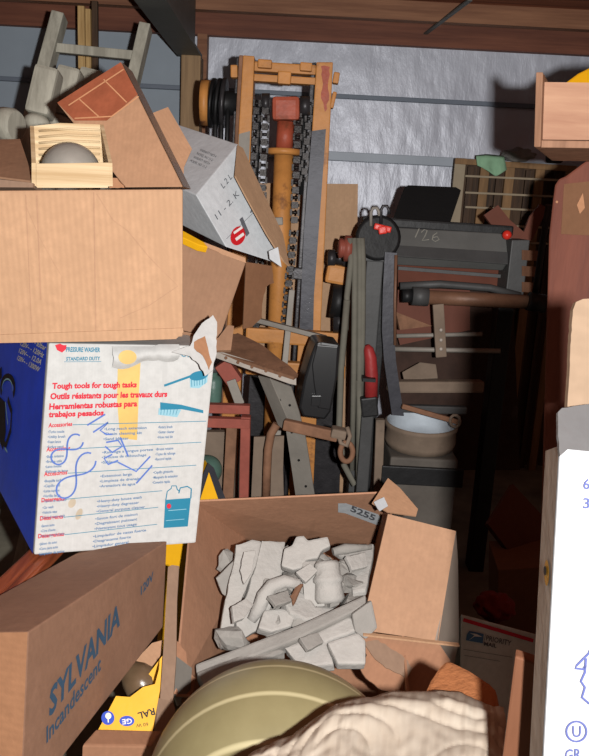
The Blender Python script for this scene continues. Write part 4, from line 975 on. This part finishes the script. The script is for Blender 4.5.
# top cover + rail
pcv = Pln((393, 228, m0 + .10), (512, 238, m0 + .12), (398, 258, m0 + .02))
MB().sheet([(393, 227), (500, 233), (512, 237), (508, 262), (396, 256)], pcv, .06, .006).build('roller_cover', 'mach_lt', Q)
MB().sheet([(396, 245), (508, 252), (508, 264), (396, 256)], Pln(pcv.o + pcv.n * .006, P(512, 238, m0 + .12) + pcv.n * .006, P(398, 258, m0 + .02) + pcv.n * .006), .006, .002).build('cover_lip', 'mach', Q)
MB().beam(P(362, 221, m0 + .18), P(512, 231, m0 + .18), .05, .038, (0, 0, 1), .008).build('top_rail', 'mach_dk', Q)
mb = MB(); pcu = Pln(pcv.o + pcv.n * .001, P(512, 238, m0 + .12) + pcv.n * .001, P(398, 258, m0 + .02) + pcv.n * .001)
mb.ribbon([(415, 238), (419, 229)], pcu, .004, .003); mb.ribbon([(421, 233), (424, 230), (427, 231), (425, 236), (422, 241), (429, 240)], pcu, .004, .003); mb.ribbon([(437, 233), (433, 236), (432, 240), (435, 242), (439, 240), (437, 237), (433, 238)], pcu, .004, .003)
mb.build('chalk_number', 'chalk', Q, 'pale chalked number 126')
MB().lathe(P(378, 238, m0 + .02), (.1, -1, .1), [(.075, -.02), (.082, -.015), (.082, .012), (.07, .016)], 28).build('end_disc', 'mach_dk', Q)
mb = MB(); mb.beam(P(374, 226, m0 - .05), P(391, 230, m0 - .05), .02, .022, (0, 0, 1), .005); mb.beam(P(382, 226, m0 - .055), P(383, 234, m0 - .055), .03, .02, (0, 1, 0), .005); mb.build('clamp', 'red_part', Q)
mb = MB(); mb.ball(P(507, 235, m0 + .05), .017, u=14, v=10); mb.build('knob', 'red_part', Q)
for (xx, yy_, s_) in ((375, 208, 1), (385, 206, 1.1)):
    MB().tube([P(xx - 4, yy_ + 18, m0), P(xx - 4, yy_ + 4, m0), P(xx - 2, yy_, m0), P(xx + 2, yy_, m0), P(xx + 4, yy_ + 4, m0), P(xx + 4, yy_ + 8, m0)], .006, 8).build('hook', 'oily' if s_ > 1 else 'galv', Q)
# lifted black lid
pb_ = Pln((393, 219, m0 + .22), (452, 222, m0 + .22), (405, 185, m0 + .36))
MB().sheet([(393, 219), (404, 188), (408, 185), (456, 187), (461, 190), (450, 223)], pb_, .02, .002).build('tilted_lid', 'panel_blk', Q)
# red sheets inside
MB().sheet([(398, 262), (512, 268), (512, 290), (398, 286)], Pln((398, 262, m0 + .2), (512, 268, m0 + .2), (398, 286, m0 + .16)), .01).build('bed_plate', 'redsheet', Q)
MB().beam(P(398, 268, m0 + .08), P(500, 276, m0 + .08), .02, .012).build('tie_rod', 'mach', Q)
MB().tube([P(400, 286, m0 + .02), P(440, 284, m0 + .02), P(490, 288, m0 + .02), P(520, 296, m0 + .02)], .014, 10).build('tie_rod', 'mach', Q)
MB().sheet([(398, 288), (470, 290), (470, 330), (400, 345), (396, 330)], Pln((398, 288, m0 + .3), (470, 290, m0 + .3), (398, 345, m0 + .26)), .01).build('bed_plate', 'redsheet', Q)
MB().sheet([(397, 262), (512, 268), (520, 470), (392, 470)], Pln((397, 262, m0 + .42), (512, 268, m0 + .42), (397, 400, m0 + .42)), .01).build('dark_backing', 'dim_brown', Q)  # added dark sheet, keeps the bright foil from showing through the machine
# brown shaft and couplings
MB().cyl(P(426, 297, m0 - .02), P(530, 302, m0 - .0), .026).build('shaft', 'copper', Q)
MB().cyl(P(412, 296, m0 - .02), P(428, 297, m0 - .02), .034).build('coupling', 'mach', Q)
MB().cyl(P(402, 296, m0 - .02), P(412, 296, m0 - .02), .024).build('coupling', 'mach_dk', Q)
MB().cyl(P(528, 301, m0 - .02), P(545, 304, m0 - .02), .034).build('coupling', 'mach_dk', Q)
MB().cyl(P(396, 336, m0 + .05), P(482, 334, m0 + .05), .008).build('thin_rod', 'galv', Q); MB().cyl(P(394, 349, m0 + .03), P(500, 351, m0 + .03), .009).build('thin_rod', 'galv', Q)
mb = MB(); a, b = P(438, 304, m0 - .04), P(441, 357, m0 - .04); mb.beam(a, b, .04, .018, (0, 1, 0), .004)
lv = mb.build('lever', 'dusty', Q)
mb = MB()
for y_ in (330, 340, 349): mb.ball(P(441, y_, m0 - .053), .007, u=10, v=8)
mb.build('rivet', 'galv_lt', lv)
# right end
zpost(512, 530, 240, 300, m0 + .03, 'end_housing', 'mach', .14)
zpost(500, 516, 296, 480, m0 + .12, 'upright', 'mach_dk', .08, .0, 0)
for y_ in (250, 266, 282): MB().sheet([(524, y_), (540, y_ + 1), (538, y_ + 11), (524, y_ + 10)], Pln((524, 250, m0 + .01), (540, 250, m0 + .06), (524, 290, m0 + .01)), .01).build('side_plate', 'copper', Q)
MB().tube([P(549, 205, m0 - .1), P(543, 240, m0 - .06), P(538, 275, m0 - .03), P(534, 300, m0)], .012, 8).build('cable', 'mach_dk', Q)
MB().sheet([(484, 215), (498, 205), (510, 220), (524, 232), (530, 216), (540, 204), (548, 208), (532, 240), (520, 246), (500, 236)], Pln((484, 215, m0 + .28), (548, 206, m0 + .28), (520, 246, m0 + .26)), .02).build('chute', 'redsheet', Q)
# lower parts
MB().beam(P(388, 386, m0 - .0), P(482, 386, m0 + .06), .05, .045, (0, 0, 1), .008).build('cross_bar', 'dusty', Q)
MB().beam(P(398, 408, m0 + .02), P(466, 410, m0 + .06), .03, .03, (0, 0, 1), .006).build('cross_bar', 'mach', Q)
MB().sheet([(402, 372), (420, 362), (436, 364), (438, 378), (404, 380)], Pln((402, 372, m0 + .12), (436, 364, m0 + .12), (404, 380, m0 + .1)), .02, .004).build('bracket', 'dusty', Q)
MB().sheet([(396, 312), (432, 326), (400, 330)], Pln((396, 312, m0 + .04), (432, 326, m0 + .06), (400, 330, m0 + .04)), .02).build('bracket', 'rust', Q)
mbb = P(390, 455, m0 - .1); mbc = P(458, 455, m0 - .1)
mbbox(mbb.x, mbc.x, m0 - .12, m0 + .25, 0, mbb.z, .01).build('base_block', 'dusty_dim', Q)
mbbox(mbb.x - .03, mbc.x + .02, m0 - .14, m0 - .122, mbb.z - .10, mbb.z - .03, .004).build('base_lip', 'mach_dk', Q)
# dish wheel in front of it
DW = empty('wheel_drum', 'dusty shallow steel wheel drum, open side up, on the machine base', 'wheel', P(425, 455, m0 - .1))
wc = V(((mbb.x + mbc.x) / 2, m0 + .02, mbb.z + .002)); rw = (P(462, 437, m0).x - P(389, 437, m0).x) / 2
MB().lathe(wc, (0, -.05, 1), [(rw * .6, 0), (rw * .92, .006), (rw * .98, .03), (rw * .95, .075), (rw, .085), (rw, .098), (rw * .95, .10)], 40, False).build('outer_rim', 'dusty', DW)
MB().lathe(wc, (0, -.05, 1), [(rw * .95, .10), (rw * .90, .09), (rw * .84, .05), (rw * .72, .030), (rw * .3, .024), (.004, .024)], 40, False).build('inner_dish', 'dustyblue', DW)
mb = MB(); mb.lathe(wc + V((0, 0, .02)), (0, -.05, 1), [(rw * .26, 0), (rw * .26, .012), (rw * .12, .02)], 20)
for k in range(5):
    an = k * 1.2566; mb.cyl(wc + V((math.cos(an) * rw * .45, math.sin(an) * rw * .45, .024)), wc + V((math.cos(an) * rw * .45, math.sin(an) * rw * .45, .03)), .011, seg=10)
mb.build('hub', 'mach_dk', DW)
ch = empty('rusty_clevis', 'rusty clevis bar lying across the drum rim', 'clevis', P(440, 412, m0))
MB().beam(P(402, 406, m0 - .12), P(458, 422, m0 - .10), .015, .018, (0, 0, 1), .003).build('bar', 'rust', ch)
MB().tube([P(455 + 5 * math.cos(t), 421 + 6 * math.sin(t), m0 - .11) for t in [k * .6283 for k in range(10)]], .006, 8, closed=True).build('eye', 'dusty', ch)
# belts hanging on red pulley
pu = P(347, 248, m0 - .02)
MB().lathe(P(338, 248, m0 - .05), (1, .05, 0), [(.02, 0), (.035, .004), (.035, .014), (.03, .02), (.046, .024), (.046, .045), (.03, .05)], 24).build('pulley', 'brownpulley', Q)
for i, (xt, xb, yb, xb2) in enumerate(((350, 346, 330, 340), (354, 352, 470, 352), (359, 358, 480, 362), (362, 361, 400, 361))):
    pts = [P(xt, 238, m0 - .08), P(xt + 1, 262, m0 - .08), P((xt + xb) / 2 + (1 if i else -1), (262 + yb) / 2, m0 - .08), P(xb, yb, m0 - .08)]
    MB().tube(pts, [.010, .011, .011, .010], 8).build('drive_belt', 'belt', Q)
MB().tube([P(347, 300, m0 - .09), P(341, 370, m0 - .09), P(339, 430, m0 - .09), P(344, 465, m0 - .09), P(354, 484, m0 - .08), P(362, 478, m0 - .08), P(360, 440, m0 - .08), P(359, 380, m0 - .08)], .012, 8).build('drive_belt', 'belt', Q)
RC = empty('red_canister', 'narrow red canister strapped upright in a black holder beside the belts', 'canister', P(369, 400, m0 - .1))
mb = MB(); a = P(367, 350, m0 - .1); b = P(371, 398, m0 - .1)
mb.tube([P(367, 345, m0 - .1), P(368.5, 349, m0 - .1), P(370.5, 358, m0 - .1), P(371.5, 375, m0 - .1), P(371, 398, m0 - .1)], [.008, .018, .022, .024, .024], 16); mb.build('tube', 'red_dull', RC)
MB().beam(P(362, 378, m0 - .12), P(375, 379, m0 - .12), .06, .012).build('strap', 'mach_dk', RC)
MB().beam(P(368, 396, m0 - .1), P(370, 415, m0 - .1), .06, .06, (0, 1, 0), .006).build('holder', 'mach_dk', RC)
zpost(362, 374, 412, 470, m0 - .12, 'bracket_leg', 'mach', .05, 0, 0)
zpost(376, 385, 420, 500, m0 - .13, 'slanted_stay', 'dusty', .03, -.03, 0)
# ================================================================== MID CLUTTER
FD = empty('black_guard', 'black plastic belt guard standing tilted in front of the mast', 'guard', P(320, 415, 2.5))
a = [P(x_, y_, 2.52) for x_, y_ in ((316, 343), (321, 342), (340, 345), (338, 375), (331, 412), (325, 420), (303, 417), (299, 408), (304, 380), (311, 355))]
MB().prism(a, V((-.015, .16, 0)), .008).build('shell', 'black_pl', FD)
MB().sheet([(317, 345), (338, 347), (336, 378), (330, 410), (318, 408), (314, 385), (312, 365)], Pln((316, 343, 2.505), (340, 345, 2.505), (303, 417, 2.505)), .006, .003).build('face_plate', 'black_pl', FD)
MB().sheet([(312, 396), (321, 396), (320, 406), (311, 406)], Pln((316, 343, 2.50), (340, 345, 2.50), (303, 417, 2.50)), .004, .001).build('latch', 'black_pl', FD)
CH = empty('steel_channel', 'rusty grey steel channel lying slanted behind the torn printed carton', 'channel', P(255, 370, 2.2))
pch = Pln((218, 350, 2.22), (297, 372, 2.14), (238, 333, 2.34))
MB().sheet(jag([(216, 346), (222, 338), (238, 333), (262, 345), (292, 368), (298, 374)], .5, 6) + [(294, 377), (217, 352)], pch, .01).build('top_face', 'rust', CH)
MB().sheet([(216, 350), (296, 375), (296, 385), (290, 384), (216, 358)], Pln((216, 350, 2.21), (296, 375, 2.13), (216, 358, 2.20)), .008, .001).build('front_flange', 'galv_lt', CH)
mb = MB()
for x_, y_ in ((226, 358), (238, 362.5), (252, 367), (266, 371), (280, 376)): mb.ball(Pln((216, 350, 2.21), (296, 375, 2.13), (216, 358, 2.20)).on(x_, y_, .001), .005, u=10, v=8)
mb.build('rivet', 'rust', CH)
LG = empty('folding_leg', 'grey folded sheet steel leg sloping down behind the plaster carton', 'leg', P(300, 495, 2.3))
MB().sheet([(258, 376), (270, 379), (288, 421), (284, 430), (278, 425), (268, 400)], Pln((258, 376, 2.30), (270, 379, 2.26), (284, 430, 2.30)), .004).build('side_flange', 'galv', LG)
pg_ = Pln((270, 379, 2.27), (292, 388, 2.25), (306, 493, 2.32))
MB().sheet([(270, 379), (291, 387), (299, 412), (306, 440), (334, 622), (314, 622), (286, 430)], pg_, .004).build('web', 'galv', LG)
mb = MB()
for x_, y_ in ((280, 400), (290, 405), (292, 432), (299, 460), (306, 486)): mb.disc((x_, y_), 1.3, 1.3, pg_)
mb.build('bolt_hole', 'mach_dk', LG)
CP = empty('towing_shackle', 'rusty shackle and ring hanging at the end of a brown drawbar', 'shackle', P(340, 440, 2.2))
MB().beam(P(284, 424, 2.23), P(338, 436, 2.20), .03, .034, (0, 0, 1), .005).build('drawbar', 'rust', CP)
MB().beam(P(331, 431, 2.19), P(346, 434, 2.19), .05, .03, (0, 0, 1), .008).build('jaw', 'dusty', CP)
MB().tube([P(346.5 + 6.2 * math.sin(t) , 452 - 9.5 * math.cos(t), 2.18) for t in [k * math.pi / 10 for k in range(20)]], .0085, 10, closed=True).build('ring', 'rust', CP)
MB().tube([P(338, 434, 2.18), P(341, 443, 2.17), P(347, 446, 2.17), P(350, 436, 2.17), P(347, 427, 2.18)], .007, 8).build('hook', 'dusty', CP)
o = MB(); o.tube([P(277, 424, 2.34), P(271, 434, 2.34), P(268, 450, 2.34), P(267, 470, 2.34), P(266, 500, 2.34)], .014, 10)
tag(o.build('bent_pipe', 'rust'), 'bent rusty pipe curving down beside the grey steel leg', 'pipe')
tag(MB().sheet([(254, 437), (284, 436), (283, 470), (287, 610), (246, 610)], Pln((254, 437, 2.42), (284, 436, 2.42), (250, 520, 2.38)), .02).build('dusty_panel', 'dusty'), 'dusty beige metal panel behind the bent pipe', 'panel')
RF = empty('angle_iron_frame', 'faded red angle iron frame corner right of the printed carton', 'frame', P(240, 490, 2.3))
Yr = 2.28
MB().beam(P(190, 407, Yr), P(250, 409, Yr), .03, .028, (0, 0, 1), .002).build('top_rail', 'redframe', RF)
MB().beam(P(190, 421, Yr - .03), P(250, 423, Yr - .03), .03, .03, (0, 0, 1), .002).build('lower_rail', 'redframe', RF)
a, b = P(246, 416, Yr - .02), P(244, 500, Yr - .02)
MB().beam(a, downto(a, b), .03, .034, (0, 1, 0), .002).build('leg', 'redframe', RF)
MB().beam(P(222, 362, Yr + .05), P(236, 382, Yr + .05), .05, .05, (0, 1, 0), .003).build('bracket', 'redframe', RF)
MB().beam(P(231, 380, Yr + .02), P(240, 404, Yr + .02), .03, .01, (0, 1, 0), .002).build('stay', 'galv', RF)
p0, p1 = P(232, 425, 2.36), P(228, 500, 2.36)
tag(MB().beam(p0, downto(p0, p1), .035, .02, (0, 1, 0), .002).build('steel_angle', 'rust'), 'brown rusty steel angle standing inside the red frame', 'bar')
gb = empty('green_bottle', 'dull green bottle standing on the red frame rail', 'bottle', P(213, 402, 2.36))
zt = P(213, 402, 2.36); hb = P(213, 372, 2.36).z - zt.z
MB().lathe(zt, (0, 0, 1), [(.026, 0), (.028, .006), (.028, hb * .72), (.02, hb * .86), (.012, hb * .9), (.012, hb)], 20).build('body', 'teal_gl', gb)
MB().lathe(zt + V((0, 0, hb)), (0, 0, 1), [(.014, 0), (.014, .018), (.01, .02)], 16).build('cap', 'mach', gb)
tag(MB().sheet([(200, 432), (236, 432), (232, 600), (196, 600)], Pln((200, 432, 2.5), (236, 432, 2.5), (200, 520, 2.48)), .04, .004).build('grey_crate_board', 'dusty'), 'dusty grey board standing behind the red frame', 'board')
o = MB(); o.ball(P(207, 470, 2.32), (.05, .05, .05)); tag(o.build('green_ball', 'teal_gl'), 'dull green float resting below the red frame rail', 'float')
bb = empty('wooden_crate', 'dark brown crate on the floor behind the plaster carton centre', 'crate', V((P(345, 470, 2.7).x, 2.72, 0)))
xa, xb_ = P(322, 470, 2.6).x, P(356, 470, 2.6).x
for k in range(4):
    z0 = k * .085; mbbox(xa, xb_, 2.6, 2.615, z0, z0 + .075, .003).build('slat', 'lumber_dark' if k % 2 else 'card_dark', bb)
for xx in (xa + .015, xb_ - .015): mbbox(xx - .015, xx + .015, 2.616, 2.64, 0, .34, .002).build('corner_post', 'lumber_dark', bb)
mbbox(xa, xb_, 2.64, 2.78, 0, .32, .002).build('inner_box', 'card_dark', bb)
# ================================================================== LIGHT
ld = bpy.data.lights.new('flash', 'POINT'); ld.energy = 1; ld.shadow_soft_size = .012; ld.color = (1, .985, .965)
ld.use_nodes = True; nt = ld.node_tree
lf = nt.nodes.new('ShaderNodeLightFalloff'); lf.inputs['Strength'].default_value = 590; lf.inputs['Smooth'].default_value = 8.0
em = nt.nodes.get('Emission'); nt.links.new(lf.outputs['Quadratic'], em.inputs['Strength'])
lo = bpy.data.objects.new('flash', ld); lo.location = (.09, -.02, 1.46); C.objects.link(lo)
w = bpy.data.worlds.new('world'); bpy.context.scene.world = w; w.use_nodes = True
w.node_tree.nodes['Background'].inputs[0].default_value = (.8, .9, 1, 1); w.node_tree.nodes['Background'].inputs[1].default_value = .02
bpy.context.scene.cycles.diffuse_bounces = 1
vs = bpy.context.scene.view_settings; vs.view_transform = 'Standard'; vs.look = 'None'; vs.exposure = 0; vs.gamma = 1
